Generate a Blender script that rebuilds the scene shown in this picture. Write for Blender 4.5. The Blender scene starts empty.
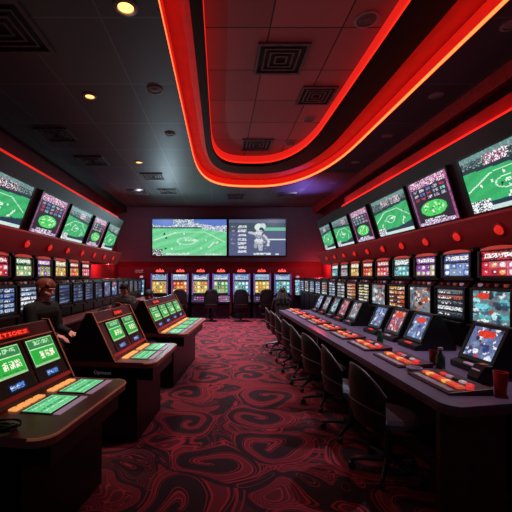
import bpy, bmesh, math, random
import numpy as np
from mathutils import Vector, Matrix

R = math.radians
random.seed(7)
C = bpy.context.scene.collection
scene = bpy.context.scene
scene.view_settings.view_transform = 'Standard'
scene.view_settings.look = 'None'

# ------------------------------------------------------------------ materials
def lin(c):
    c = c / 255.0
    return c / 12.92 if c <= 0.04045 else ((c + 0.055) / 1.055) ** 2.4

def rgb(r, g, b):
    return (lin(r), lin(g), lin(b), 1.0)

def mat(name, col, rough=0.5, metal=0.0, var=0.25, scale=14.0, spec=0.5, emit=None, es=0.0, bump=0.0):
    m = bpy.data.materials.new(name); m.use_nodes = True
    nt = m.node_tree; p = nt.nodes['Principled BSDF']
    p.inputs['Roughness'].default_value = rough
    p.inputs['Metallic'].default_value = metal
    p.inputs['Specular IOR Level'].default_value = spec
    tc = nt.nodes.new('ShaderNodeTexCoord')
    n = nt.nodes.new('ShaderNodeTexNoise'); n.inputs['Scale'].default_value = scale; n.inputs['Detail'].default_value = 5
    nt.links.new(tc.outputs['Object'], n.inputs['Vector'])
    r = nt.nodes.new('ShaderNodeValToRGB')
    lo = [c * (1 - var) for c in col[:3]] + [1]; hi = [min(1, c * (1 + var)) for c in col[:3]] + [1]
    r.color_ramp.elements[0].position = 0.3; r.color_ramp.elements[0].color = lo
    r.color_ramp.elements[1].position = 0.7; r.color_ramp.elements[1].color = hi
    nt.links.new(n.outputs['Fac'], r.inputs['Fac'])
    nt.links.new(r.outputs['Color'], p.inputs['Base Color'])
    if bump:
        b = nt.nodes.new('ShaderNodeBump'); b.inputs['Strength'].default_value = bump; b.inputs['Distance'].default_value = 0.004
        nt.links.new(n.outputs['Fac'], b.inputs['Height']); nt.links.new(b.outputs['Normal'], p.inputs['Normal'])
    if emit:
        p.inputs['Emission Color'].default_value = emit
        p.inputs['Emission Strength'].default_value = es
    return m

def screen_mat(name, strength):
    m = bpy.data.materials.new(name); m.use_nodes = True
    nt = m.node_tree; p = nt.nodes['Principled BSDF']
    p.inputs['Base Color'].default_value = (0.005, 0.005, 0.006, 1)
    p.inputs['Roughness'].default_value = 0.3
    p.inputs['Specular IOR Level'].default_value = 0.3
    a = nt.nodes.new('ShaderNodeAttribute'); a.attribute_name = 'Col'
    nt.links.new(a.outputs['Color'], p.inputs['Emission Color'])
    p.inputs['Emission Strength'].default_value = strength
    return m

M = {}
M['black'] = mat('black_plastic', rgb(26, 24, 27), 0.42)
M['cab'] = mat('black_cabinet_laminate', rgb(14, 13, 17), 0.4, spec=0.3)
M['gloss'] = mat('gloss_black_bezel', rgb(14, 13, 15), 0.4)
M['darkmetal'] = mat('dark_metal', rgb(70, 68, 74), 0.38, 0.8)
M['chrome'] = mat('brushed_steel', rgb(170, 170, 178), 0.25, 0.95)
M['leather'] = mat('black_leather', rgb(26, 25, 28), 0.42, bump=0.35, scale=60)
M['rim'] = mat('grey_piping', rgb(110, 106, 112), 0.45)
M['seat'] = mat('slate_grey_fabric', rgb(112, 126, 142), 0.8, bump=0.3, scale=90)
M['brown'] = mat('brown_laminate', rgb(150, 92, 94), 0.34, var=0.18, scale=9)
M['copper'] = mat('copper_edge_trim', rgb(236, 140, 104), 0.4, 0.1, emit=(0.5, 0.16, 0.09, 1), es=0.14)  # slight emission added so the trim reads as a bright line
M['housing'] = mat('dark_maroon_panel', rgb(84, 46, 50), 0.38)
M['counter'] = mat('plum_counter_laminate', rgb(112, 100, 128), 0.3, var=0.12, scale=20)
M['ctredge'] = mat('counter_edge_band', rgb(120, 76, 76), 0.35)
M['wall'] = mat('dark_mauve_wall_paint', rgb(84, 72, 88), 0.8, var=0.08, scale=6)
M['maroon'] = mat('maroon_wall_paint', rgb(116, 34, 52), 0.75, var=0.1, scale=5)
M['blackwall'] = mat('black_wall_panel', rgb(24, 23, 27), 0.55, var=0.15, scale=4)
M['soffit'] = mat('red_soffit_paint', rgb(206, 56, 70), 0.5, var=0.08, scale=5)
M['tray'] = mat('red_cove_paint', rgb(212, 34, 34), 0.6, var=0.08, scale=5)
M['trayblack'] = mat('black_cove_ring', rgb(9, 8, 9), 0.7, spec=0.2)
M['fascia'] = mat('fascia_with_led_red', rgb(170, 44, 52), 0.6)  # red LED light falling on the fascia is put into its base colour
M['fixture'] = mat('white_fixture_metal', rgb(150, 142, 144), 0.45)
M['vent'] = mat('grey_vent_metal', rgb(84, 82, 86), 0.5, 0.2)
M['ventdark'] = mat('vent_dark_inside', rgb(12, 12, 13), 0.8)
M['lensoff'] = mat('frosted_lens', rgb(150, 120, 124), 0.4)
M['led'] = mat('red_led_diffuser', rgb(255, 60, 30), 0.5, emit=(1.0, 0.075, 0.018, 1), es=6.0)
M['ledin'] = mat('deep_red_led_diffuser', rgb(220, 30, 20), 0.5, emit=(1.0, 0.03, 0.012, 1), es=1.2)
M['glowface'] = mat('cove_face_with_led_glow', rgb(220, 24, 20), 0.5, emit=(1.0, 0.016, 0.008, 1), es=0.5)  # LED glow on the upright cove face, put in as emission
M['glowinner'] = mat('inner_face_with_led_glow', rgb(200, 30, 26), 0.6, emit=(1.0, 0.02, 0.012, 1), es=0.65)  # LED glow on the inner cove face, put in as emission
M['ledside'] = mat('crimson_led_channel', rgb(200, 20, 20), 0.5, emit=(1.0, 0.012, 0.008, 1), es=2.6)
M['ledthin'] = mat('thin_led_channel', rgb(200, 20, 20), 0.5, emit=(1.0, 0.03, 0.015, 1), es=0.6)
M['amber'] = mat('amber_lamp', rgb(255, 190, 110), 0.4, emit=(1.0, 0.42, 0.12, 1), es=3.0)
M['redlens'] = mat('red_lens', rgb(200, 24, 22), 0.35, emit=(1.0, 0.03, 0.02, 1), es=0.6)
M['arch'] = mat('red_arch_lamp', rgb(150, 30, 26), 0.35, emit=(1.0, 0.06, 0.03, 1), es=0.35)
M['neon'] = mat('pink_neon', rgb(255, 80, 70), 0.4, emit=(1.0, 0.10, 0.08, 1), es=1.6)
M['redbtn'] = mat('red_lit_button', rgb(230, 40, 40), 0.3, emit=(1.0, 0.05, 0.05, 1), es=0.55)
M['orgbtn'] = mat('orange_lit_button', rgb(240, 110, 60), 0.3, emit=(1.0, 0.16, 0.05, 1), es=0.42)
M['whtbtn'] = mat('white_lit_button', rgb(220, 210, 220), 0.3, emit=(0.9, 0.75, 0.85, 1), es=0.28)
M['purpbtn'] = mat('violet_lit_button', rgb(150, 90, 200), 0.3, emit=(0.45, 0.15, 0.8, 1), es=0.7)
M['yelbtn'] = mat('amber_lit_button', rgb(240, 170, 80), 0.3, emit=(1.0, 0.42, 0.12, 1), es=0.85)
M['strip'] = mat('grey_card_strip', rgb(180, 180, 198), 0.35)
M['lilac'] = mat('lilac_strip', rgb(170, 140, 166), 0.4, emit=(0.4, 0.26, 0.36, 1), es=0.5)  # emission added to make up for missing light on the strips
M['redcup'] = mat('red_plastic', rgb(190, 24, 26), 0.35)
M['darkredcup'] = mat('dark_red_plastic', rgb(110, 24, 30), 0.3)
M['green'] = mat('green_glass', rgb(30, 90, 56), 0.12, spec=0.8)
M['gold'] = mat('amber_tag', rgb(190, 110, 50), 0.4)
M['skin1'] = mat('pale_skin', rgb(236, 166, 150), 0.55, var=0.06)
M['skin2'] = mat('tan_skin', rgb(190, 122, 92), 0.55, var=0.06)
M['hairg'] = mat('auburn_hair', rgb(126, 58, 40), 0.6, scale=70)
M['hairb'] = mat('black_hair', rgb(20, 17, 17), 0.5, scale=70)
M['blackcloth'] = mat('black_cloth', rgb(17, 16, 19), 0.85)
M['greycloth'] = mat('grey_patterned_cloth', rgb(96, 92, 98), 0.85, var=0.7, scale=38)
M['darkcloth'] = mat('dark_brown_cloth', rgb(58, 38, 40), 0.85, var=0.4, scale=20)
M['denim'] = mat('dark_trousers', rgb(28, 29, 36), 0.85)
M['shoe'] = mat('shoe_leather', rgb(20, 18, 18), 0.4)
M['eye'] = mat('eye', rgb(24, 16, 14), 0.2)
M['lip'] = mat('lips', rgb(160, 80, 76), 0.5)
M['screen'] = screen_mat('lit_screen', 1.0)
M['tv'] = screen_mat('lit_television', 1.15)
M['tvback'] = screen_mat('lit_projection', 0.95)
M['sign'] = screen_mat('led_sign', 1.6)

def ceiling_mat(name, col, tw, th, line, rough=0.5):
    m = bpy.data.materials.new(name); m.use_nodes = True
    nt = m.node_tree; p = nt.nodes['Principled BSDF']
    tc = nt.nodes.new('ShaderNodeTexCoord')
    br = nt.nodes.new('ShaderNodeTexBrick'); br.offset = 0.0
    br.inputs['Scale'].default_value = 1.0
    br.inputs['Brick Width'].default_value = tw; br.inputs['Row Height'].default_value = th
    br.inputs['Mortar Size'].default_value = 0.011; br.inputs['Mortar Smooth'].default_value = 0.2
    br.inputs['Color1'].default_value = col
    br.inputs['Color2'].default_value = tuple(c * 0.72 for c in col[:3]) + (1,)
    br.inputs['Mortar'].default_value = line
    mp = nt.nodes.new('ShaderNodeMapping'); mp.inputs['Location'].default_value = (0.29, 0.15, 0)
    nt.links.new(tc.outputs['Object'], mp.inputs['Vector']); nt.links.new(mp.outputs['Vector'], br.inputs['Vector'])
    n = nt.nodes.new('ShaderNodeTexNoise'); n.inputs['Scale'].default_value = 120
    nt.links.new(tc.outputs['Object'], n.inputs['Vector'])
    b = nt.nodes.new('ShaderNodeBump'); b.inputs['Strength'].default_value = 0.25; b.inputs['Distance'].default_value = 0.004
    nt.links.new(n.outputs['Fac'], b.inputs['Height'])
    nt.links.new(br.outputs['Color'], p.inputs['Base Color'])
    nt.links.new(b.outputs['Normal'], p.inputs['Normal'])
    p.inputs['Roughness'].default_value = rough
    return m
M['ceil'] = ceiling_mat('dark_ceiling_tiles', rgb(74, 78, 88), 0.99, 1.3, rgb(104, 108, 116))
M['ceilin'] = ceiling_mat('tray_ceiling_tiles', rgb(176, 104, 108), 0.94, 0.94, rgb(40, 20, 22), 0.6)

def carpet():
    m = bpy.data.materials.new('swirl_carpet'); m.use_nodes = True
    nt = m.node_tree; N = nt.nodes; L = nt.links; p = N['Principled BSDF']
    def math_(op, a, b=None, c=None):
        n = N.new('ShaderNodeMath'); n.operation = op
        for i, v in enumerate((a, b, c)):
            if v is None: continue
            if isinstance(v, (int, float)): n.inputs[i].default_value = v
            else: L.new(v, n.inputs[i])
        return n.outputs[0]
    def vmath(op, a, b=None):
        n = N.new('ShaderNodeVectorMath'); n.operation = op
        for i, v in enumerate((a, b)):
            if v is None: continue
            if isinstance(v, tuple): n.inputs[i].default_value = v
            else: L.new(v, n.inputs[i])
        return n
    def step(lo, hi, v):
        n = N.new('ShaderNodeMapRange'); n.interpolation_type = 'SMOOTHSTEP'
        n.inputs['From Min'].default_value = lo; n.inputs['From Max'].default_value = hi
        L.new(v, n.inputs['Value']); return n.outputs['Result']
    def inv(v): return math_('SUBTRACT', 1.0, v)
    def mul(*a):
        o = a[0]
        for q in a[1:]: o = math_('MULTIPLY', o, q)
        return o
    def mx(*a):
        o = a[0]
        for q in a[1:]: o = math_('MAXIMUM', o, q)
        return o
    def lineat(v, c, w):   # thin line where v == c
        return inv(step(w * 0.6, w * 1.3, math_('ABSOLUTE', math_('SUBTRACT', v, c))))
    tc = N.new('ShaderNodeTexCoord'); P0 = tc.outputs['Object']
    nz = N.new('ShaderNodeTexNoise'); nz.noise_dimensions = '2D'; nz.inputs['Scale'].default_value = 1.7; nz.inputs['Detail'].default_value = 0.5
    L.new(P0, nz.inputs['Vector'])
    P = vmath('ADD', P0, vmath('MULTIPLY', vmath('SUBTRACT', nz.outputs['Color'], (0.5, 0.5, 0.5)).outputs[0], (0.42, 0.42, 0)).outputs[0]).outputs[0]
    def spirals(scale, shift, turns, rmax, rnd):
        Q = vmath('ADD', P, shift).outputs[0]
        vo = N.new('ShaderNodeTexVoronoi'); ed = N.new('ShaderNodeTexVoronoi')
        for n in (vo, ed):
            n.voronoi_dimensions = '2D'; n.inputs['Scale'].default_value = scale; n.inputs['Randomness'].default_value = rnd; L.new(Q, n.inputs['Vector'])
        ed.feature = 'DISTANCE_TO_EDGE'
        d = vmath('SUBTRACT', Q, vo.outputs['Position']).outputs[0]
        sx = N.new('ShaderNodeSeparateXYZ'); L.new(d, sx.inputs[0])
        r = math_('MULTIPLY', math_('SQRT', math_('ADD', mul(sx.outputs[0], sx.outputs[0]), mul(sx.outputs[1], sx.outputs[1]))), scale)
        th = math_('DIVIDE', math_('ARCTAN2', sx.outputs[1], sx.outputs[0]), 2 * math.pi)
        col = N.new('ShaderNodeSeparateColor'); L.new(vo.outputs['Color'], col.inputs[0])
        sg = math_('SUBTRACT', mul(math_('GREATER_THAN', col.outputs[0], 0.5), 2.0), 1.0)
        fr = math_('FRACT', math_('ADD', math_('ADD', mul(th, sg), mul(r, turns)), col.outputs[1]))
        tri = mul(math_('ABSOLUTE', math_('SUBTRACT', fr, 0.5)), 2.0)       # 1 in the middle of the ribbon
        w = math_('SUBTRACT', 0.93, mul(r, 0.36 / rmax))              # ribbon threshold, wider outwards
        s = math_('SUBTRACT', tri, w)
        rm = math_('ADD', rmax * 0.72, mul(col.outputs[2], rmax * 0.36)); inside = mul(inv(step(0.98, 1.02, math_('DIVIDE', r, rm))), step(0.012, 0.03, ed.outputs['Distance']))
        fill = mul(step(-0.01, 0.03, s), inside)
        edge = mul(mx(lineat(s, 0.0, 0.060), mul(lineat(s, -0.22, 0.03), 0.7)), inside)
        rr = math_('DIVIDE', r, rm); rim = mx(mul(lineat(rr, 1.03, 0.028), 0.8), mul(lineat(rr, 1.16, 0.02), 0.6))
        return rr, inside, fill, edge, rim, ed.outputs['Distance'], col.outputs[2]
    r1, in1, f1, e1, rim1, d1, c1 = spirals(1.25, (0.42, 0.22, 0), 3.4, 0.46, 0.55)
    n2 = N.new('ShaderNodeTexNoise'); n2.noise_dimensions = '2D'; n2.inputs['Scale'].default_value = 1.25; n2.inputs['Detail'].default_value = 0.0; n2.inputs['Distortion'].default_value = 2.2
    L.new(vmath('ADD', P, (7.1, 3.3, 0)).outputs[0], n2.inputs['Vector']); f = n2.outputs['Fac']
    out1 = step(0.98, 1.06, r1)
    leaf = mul(step(0.585, 0.60, f), 0.25)
    leafl = mx(lineat(f, 0.585, 0.010), mul(lineat(f, 0.555, 0.006), 0.8))
    fl = math_('FRACT', mul(f, 26.0))
    flow = mul(lineat(fl, 0.5, 0.11), inv(step(0.40, 0.44, f)), 0.75)
    veins = mul(lineat(math_('FRACT', mul(f, 34.0)), 0.5, 0.14), step(0.61, 0.63, f), 0.9)
    v = mx(mul(mx(leaf, leafl, flow, veins), out1), mul(f1, 0.38), mul(e1, 0.95), mul(rim1, step(0.006, 0.02, d1)))
    pn = N.new('ShaderNodeTexNoise'); pn.inputs['Scale'].default_value = 130; pn.inputs['Detail'].default_value = 2; L.new(P0, pn.inputs['Vector'])
    v = mul(v, math_('ADD', mul(pn.outputs['Fac'], 1.0), 0.45))
    mix = N.new('ShaderNodeMix'); mix.data_type = 'RGBA'
    L.new(v, mix.inputs['Factor']); mix.inputs['A'].default_value = rgb(56, 38, 44); mix.inputs['B'].default_value = rgb(178, 54, 66)
    L.new(mix.outputs['Result'], p.inputs['Base Color'])
    p.inputs['Roughness'].default_value = 0.9; p.inputs['Specular IOR Level'].default_value = 0.15
    b = N.new('ShaderNodeBump'); b.inputs['Strength'].default_value = 0.5; b.inputs['Distance'].default_value = 0.006
    L.new(pn.outputs['Fac'], b.inputs['Height']); L.new(b.outputs['Normal'], p.inputs['Normal'])
    return m
M['carpet'] = carpet()

# ------------------------------------------------------------------ mesh building
class MB:
    def __init__(self): self.bm = bmesh.new()
    def _add(self, vs, fs):
        v = [self.bm.verts.new(p) for p in vs]
        out = []
        for f in fs:
            try: out.append(self.bm.faces.new([v[i] for i in f]))
            except ValueError: pass
        return v, out
    def box(self, x0, x1, y0, y1, z0, z1, bevel=0.0):
        x0, x1 = min(x0, x1), max(x0, x1); y0, y1 = min(y0, y1), max(y0, y1); z0, z1 = min(z0, z1), max(z0, z1)
        v, f = self._add([(x0, y0, z0), (x1, y0, z0), (x1, y1, z0), (x0, y1, z0), (x0, y0, z1), (x1, y0, z1), (x1, y1, z1), (x0, y1, z1)],
                         [(3, 2, 1, 0), (4, 5, 6, 7), (0, 1, 5, 4), (1, 2, 6, 5), (2, 3, 7, 6), (3, 0, 4, 7)])
        if bevel:
            ed = list({e for q in f for e in q.edges})
            bmesh.ops.bevel(self.bm, geom=ed, offset=min(bevel, 0.45 * min(x1 - x0, y1 - y0, z1 - z0)), segments=2, profile=0.6, affect='EDGES')
        return self
    def prism(self, prof, a0, a1, axis='Y', bevel=0.0):
        n = len(prof)
        def P(u, w, t): return {'Y': (u, t, w), 'X': (t, u, w), 'Z': (u, w, t)}[axis]
        vs = [P(u, w, a0) for u, w in prof] + [P(u, w, a1) for u, w in prof]
        fs = [tuple(range(n)), tuple(range(2 * n - 1, n - 1, -1))] + [(i, i + n, (i + 1) % n + n, (i + 1) % n) for i in range(n)]
        v, f = self._add(vs, fs)
        bmesh.ops.recalc_face_normals(self.bm, faces=f)
        if bevel:
            ed = list({e for q in f for e in q.edges})
            bmesh.ops.bevel(self.bm, geom=ed, offset=bevel, segments=2, profile=0.6, affect='EDGES')
        return self
    def lathe(self, prof, cx=0, cy=0, seg=20, sx=1.0, sy=1.0):
        n = len(prof); vs = []; fs = []
        for k in range(seg):
            a = 2 * math.pi * k / seg
            for r, z in prof: vs.append((cx + r * math.cos(a) * sx, cy + r * math.sin(a) * sy, z))
        for k in range(seg):
            for i in range(n - 1):
                a = k * n + i; b = ((k + 1) % seg) * n + i
                fs.append((a, b, b + 1, a + 1))
        fs.append(tuple(k * n for k in range(seg))[::-1]); fs.append(tuple(k * n + n - 1 for k in range(seg)))
        v, f = self._add(vs, fs)
        return self
    def tube(self, pts, r, seg=8, closed=False):
        pts = [Vector(p) for p in pts]; n = len(pts); vs = []; fs = []
        rr = r if isinstance(r, (list, tuple)) else [r] * n
        up = Vector((0, 0, 1))
        for i, p in enumerate(pts):
            t = (pts[(i + 1) % n] - pts[i - 1]) if closed else (pts[min(i + 1, n - 1)] - pts[max(i - 1, 0)])
            t.normalize()
            s = t.cross(up)
            if s.length < 1e-3: s = t.cross(Vector((1, 0, 0)))
            s.normalize(); u = s.cross(t)
            for k in range(seg):
                a = 2 * math.pi * k / seg
                vs.append(p + (s * math.cos(a) + u * math.sin(a)) * rr[i])
        m = n if closed else n - 1
        for i in range(m):
            for k in range(seg):
                a = i * seg + k; b = i * seg + (k + 1) % seg; c = ((i + 1) % n) * seg + (k + 1) % seg; d = ((i + 1) % n) * seg + k
                fs.append((a, b, c, d))
        if not closed:
            fs.append(tuple(range(seg))[::-1]); fs.append(tuple((n - 1) * seg + k for k in range(seg)))
        v, f = self._add(vs, fs)
        bmesh.ops.recalc_face_normals(self.bm, faces=f)
        return self
    def shell(self, cx, cy, r, a0, a1, z0, ztop, t, seg=20, zs=5, flare=0.0):
        """curved upright pad; ztop(u) gives the top height across the arc"""
        vs = []; fs = []
        for side in (0, 1):
            for i in range(seg + 1):
                u = i / seg; a = a0 + (a1 - a0) * u
                for j in range(zs + 1):
                    w = j / zs; z = z0 + (ztop(u) - z0) * w
                    rr = r + (t if side else 0) + flare * w
                    edge = 1 - 0.6 * (abs(2 * w - 1) ** 6)
                    if side: rr = r + flare * w + t * edge
                    vs.append((cx + rr * math.cos(a), cy + rr * math.sin(a), z))
        S = (seg + 1) * (zs + 1)
        ix = lambda s, i, j: s * S + i * (zs + 1) + j
        for i in range(seg):
            for j in range(zs):
                fs.append((ix(0, i, j), ix(0, i, j + 1), ix(0, i + 1, j + 1), ix(0, i + 1, j)))
                fs.append((ix(1, i, j), ix(1, i + 1, j), ix(1, i + 1, j + 1), ix(1, i, j + 1)))
            fs.append((ix(0, i, 0), ix(0, i + 1, 0), ix(1, i + 1, 0), ix(1, i, 0)))
            fs.append((ix(0, i, zs), ix(1, i, zs), ix(1, i + 1, zs), ix(0, i + 1, zs)))
        for j in range(zs):
            fs.append((ix(0, 0, j), ix(1, 0, j), ix(1, 0, j + 1), ix(0, 0, j + 1)))
            fs.append((ix(0, seg, j), ix(0, seg, j + 1), ix(1, seg, j + 1), ix(1, seg, j)))
        v, f = self._add(vs, fs)
        bmesh.ops.recalc_face_normals(self.bm, faces=f)
        return self
    def ellipsoid(self, c, r, seg=16, rings=10):
        ret = bmesh.ops.create_uvsphere(self.bm, u_segments=seg, v_segments=rings, radius=1.0)
        for v in ret['verts']: v.co = Vector((v.co.x * r[0] + c[0], v.co.y * r[1] + c[1], v.co.z * r[2] + c[2]))
        return self
    def capsule(self, p0, p1, r0, r1, seg=12):
        p0, p1 = Vector(p0), Vector(p1); d = p1 - p0; L_ = d.length
        pts = []; rr = []
        t = d.normalized() if L_ > 1e-6 else Vector((0, 0, 1))
        for k in range(5):
            a = math.pi / 2 * k / 4
            pts.append(p0 - t * r0 * math.cos(a)); rr.append(max(1e-4, r0 * math.sin(a)))
        for k in range(5):
            a = math.pi / 2 * k / 4
            pts.append(p1 + t * r1 * math.sin(a)); rr.append(max(1e-4, r1 * math.cos(a)))
        self.tube(pts, rr, seg); return self
    def mesh(self, name, smooth=False):
        me = bpy.data.meshes.new(name); self.bm.to_mesh(me); self.bm.free()
        if smooth:
            for p in me.polygons: p.use_smooth = True
        return me
    def build(self, name, m, parent=None, smooth=False):
        me = self.mesh(name, smooth); me.materials.append(M[m] if isinstance(m, str) else m)
        o = bpy.data.objects.new(name, me); C.objects.link(o); o.parent = parent
        if smooth:
            try:
                me.set_sharp_from_angle(angle=R(38))
            except Exception: pass
        return o

def tag(o, label, cat, group=None):
    o['label'] = label; o['category'] = cat
    if group: o['group'] = group
    return o

def thing(name, label, cat, loc=(0, 0, 0), rz=0.0, group=None):
    o = bpy.data.objects.new(name, None); C.objects.link(o)
    o.empty_display_size = 0.1
    o.location = loc; o.rotation_euler = (0, 0, rz)
    return tag(o, label, cat, group)

def struct(o):
    o['kind'] = 'structure'; return o

def dup(root, loc, rz, label, group=None):
    def cp(o, par):
        c = o.copy(); C.objects.link(c); c.parent = par
        for ch in list(o.children): cp(ch, c)
        return c
    r = cp(root, None); r.location = loc; r.rotation_euler = (0, 0, rz)
    r['label'] = label
    if group: r['group'] = group
    return r

# ------------------------------------------------------------------ pictures on screens
class Img:
    def __init__(s, w, h, c):
        s.w, s.h = w, h; s.a = np.zeros((h, w, 3)); s.a[:] = c
        s.rng = np.random.RandomState(random.randint(0, 10 ** 6))
        s.yy, s.xx = np.mgrid[0:h, 0:w]; s.u = (s.xx + 0.5) / w; s.v = (s.yy + 0.5) / h
    def rect(s, u0, v0, u1, v1, c, k=1.0):
        m = (s.u >= u0) & (s.u <= u1) & (s.v >= v0) & (s.v <= v1); s.a[m] = s.a[m] * (1 - k) + np.array(c) * k; return s
    def ell(s, cu, cv, ru, rv, c, k=1.0, ring=None):
        d = ((s.u - cu) / ru) ** 2 + ((s.v - cv) / rv) ** 2
        m = d <= 1 if ring is None else (d <= 1) & (d >= ring)
        s.a[m] = s.a[m] * (1 - k) + np.array(c) * k; return s
    def line(s, u0, v0, u1, v1, c, wd=0.012, k=0.9):
        du, dv = u1 - u0, v1 - v0; L2 = du * du + dv * dv + 1e-9
        t = np.clip(((s.u - u0) * du + (s.v - v0) * dv) / L2, 0, 1)
        d = np.hypot(s.u - u0 - t * du, s.v - v0 - t * dv)
        m = d < wd; s.a[m] = s.a[m] * (1 - k) + np.array(c) * k; return s
    def noise(s, u0, v0, u1, v1, cols, dens=1.0):
        m = (s.u >= u0) & (s.u <= u1) & (s.v >= v0) & (s.v <= v1) & (s.rng.rand(s.h, s.w) < dens)
        idx = s.rng.randint(0, len(cols), s.h * s.w).reshape(s.h, s.w)
        s.a[m] = np.array(cols, float)[idx][m]; return s
    def text(s, u0, v0, u1, v1, c, dens=0.62):
        """unreadable tiny marks in a row"""
        m = (s.u >= u0) & (s.u <= u1) & (s.v >= v0) & (s.v <= v1) & (s.rng.rand(s.h, s.w) < dens)
        s.a[m] = c; return s
    def jitter(s, k):
        s.a = s.a * (1 + (s.rng.rand(s.h, s.w, 1) - 0.5) * k); return s

def pic_field(w=84, h=54, var=0, sky=False):
    g = (56, 172, 104) if not sky else (120, 222, 158)
    im = Img(w, h, g)
    rng = im.rng
    top = 0.27 if not sky else 0.24
    hor = top + (0.10 * (1 - im.u) if var % 2 == 0 else 0.10 * im.u)
    if sky: hor = top + 0.14 * np.clip(im.u - 0.62, 0, 1) * 2.4
    m = im.v < hor
    crowd = np.array([(40, 62, 66), (60, 84, 86), (92, 118, 116), (150, 168, 164), (30, 40, 48)] if not sky else
                     [(230, 236, 244), (170, 190, 214), (120, 150, 190), (86, 96, 120), (236, 240, 240)], float)
    pick = crowd[rng.randint(0, len(crowd), h * w).reshape(h, w)]
    im.a[m] = pick[m]
    if sky:
        m2 = (im.v < 0.13 + 0.05 * np.sin(im.u * 9)) & ((im.u < 0.28) | (im.u > 0.55)); im.a[m2] = (96, 128, 206)
        m3 = (np.abs(im.v - 0.235) < 0.02) & (im.u < 0.66); im.a[m3] = (40, 84, 70)
    else:
        m2 = (im.v < hor) & (im.v > hor - 0.07); im.a[m2] = (36, 50, 62)
        m4 = im.v < 0.10; im.a[m4] = im.a[m4] * 0.35 + np.array((120, 160, 156)) * 0.65
        for k in range(2):
            cu = 0.35 + 0.4 * rng.rand(); im.noise(cu - 0.12, 0.08, cu + 0.12, 0.24, [(230, 230, 236), (200, 120, 150), (80, 60, 70)], 0.6)
    wv = 0.06 * np.sin(im.u * 7 + var)
    m5 = (~(im.v < hor)) & ((np.floor((im.u * 0.8 + im.v + wv) * 9) % 2) == 0); im.a[m5] *= 0.93
    white = (226, 244, 230)
    im.line(0.02, top + 0.34, 0.32, top + 0.12, white, 0.011)
    im.line(0.32, top + 0.12, 0.70, top + 0.10, white, 0.009, 0.7)
    im.line(0.76, 0.78, 0.83, 0.63, white, 0.012)
    im.line(0.70, top + 0.10, 0.97, 0.62, white, 0.010, 0.7)
    im.ell(0.46, 0.60, 0.13, 0.10, white, 0.8, ring=0.72)
    for k in range(11):
        cu, cv = 0.1 + 0.8 * rng.rand(), top + 0.16 + 0.42 * rng.rand()
        im.ell(cu, cv, 0.013, 0.028, [(236, 240, 236), (210, 226, 220), (24, 60, 50)][k % 3])
    im.text(0.44, 0.56, 0.62, 0.61, white, 0.6)
    im.rect(0.0, 0.93, 1.0, 1.0, (150, 196, 170), 0.7)
    if not sky:
        # dark running track in the near corner, white hoardings at the bottom
        m6 = (im.v > 0.86 - 0.25 * np.clip(im.u - 0.6, 0, 1)) & (im.v < 0.93); im.a[m6] = (34, 54, 74)
        im.rect(0.0, 0.93, 1.0, 1.0, (206, 220, 220), 0.85)
        im.noise(0.0, 0.80, 0.24, 1.0, [(236, 240, 240), (150, 160, 170), (40, 44, 54), (230, 230, 236)])
    else:
        im.noise(0.0, 0.82, 0.14, 1.0, [(236, 240, 240), (90, 100, 110), (40, 44, 54)])
        im.text(0.18, 0.93, 0.5, 0.98, (236, 246, 240), 0.6)
        im.text(0.72, 0.94, 0.95, 0.98, (236, 246, 240), 0.5)
    return im.jitter(0.10)

def pic_table(w=56, h=66, var=0):
    im = Img(w, h, (44, 34, 50)); rng = im.rng
    im.noise(0, 0, 1, 0.16, [(190, 110, 160), (230, 170, 200), (110, 60, 100), (60, 40, 66), (236, 220, 230)])
    im.noise(0, 0.93, 1, 1, [(190, 150, 190), (90, 70, 100), (230, 220, 236)])
    im.noise(0, 0, 0.06, 1, [(150, 90, 140), (90, 56, 90)]); im.noise(0.94, 0, 1, 1, [(190, 90, 150), (110, 60, 100)])
    for k in range(5):
        u0 = 0.1 + 0.17 * k
        for j in range(3):
            c = [(170, 170, 190), (180, 60, 90), (90, 120, 190), (206, 206, 214), (120, 190, 180)][rng.randint(5)]
            im.text(u0, 0.2 + 0.09 * j, u0 + 0.12, 0.26 + 0.09 * j, c, 0.65)
    im.ell(0.5, 0.67, 0.36, 0.19, (30, 60, 46)); im.ell(0.5, 0.66, 0.33, 0.165, (76, 200, 96))
    for k in range(40):
        a = rng.rand() * 6.28; q = rng.rand() ** 0.5
        im.ell(0.5 + 0.28 * q * math.cos(a), 0.66 + 0.13 * q * math.sin(a), 0.02, 0.018, [(170, 236, 170), (236, 250, 230), (46, 140, 66)][k % 3])
    im.text(0.2, 0.87, 0.75, 0.92, (220, 220, 230), 0.55)
    return im.jitter(0.15)

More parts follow.
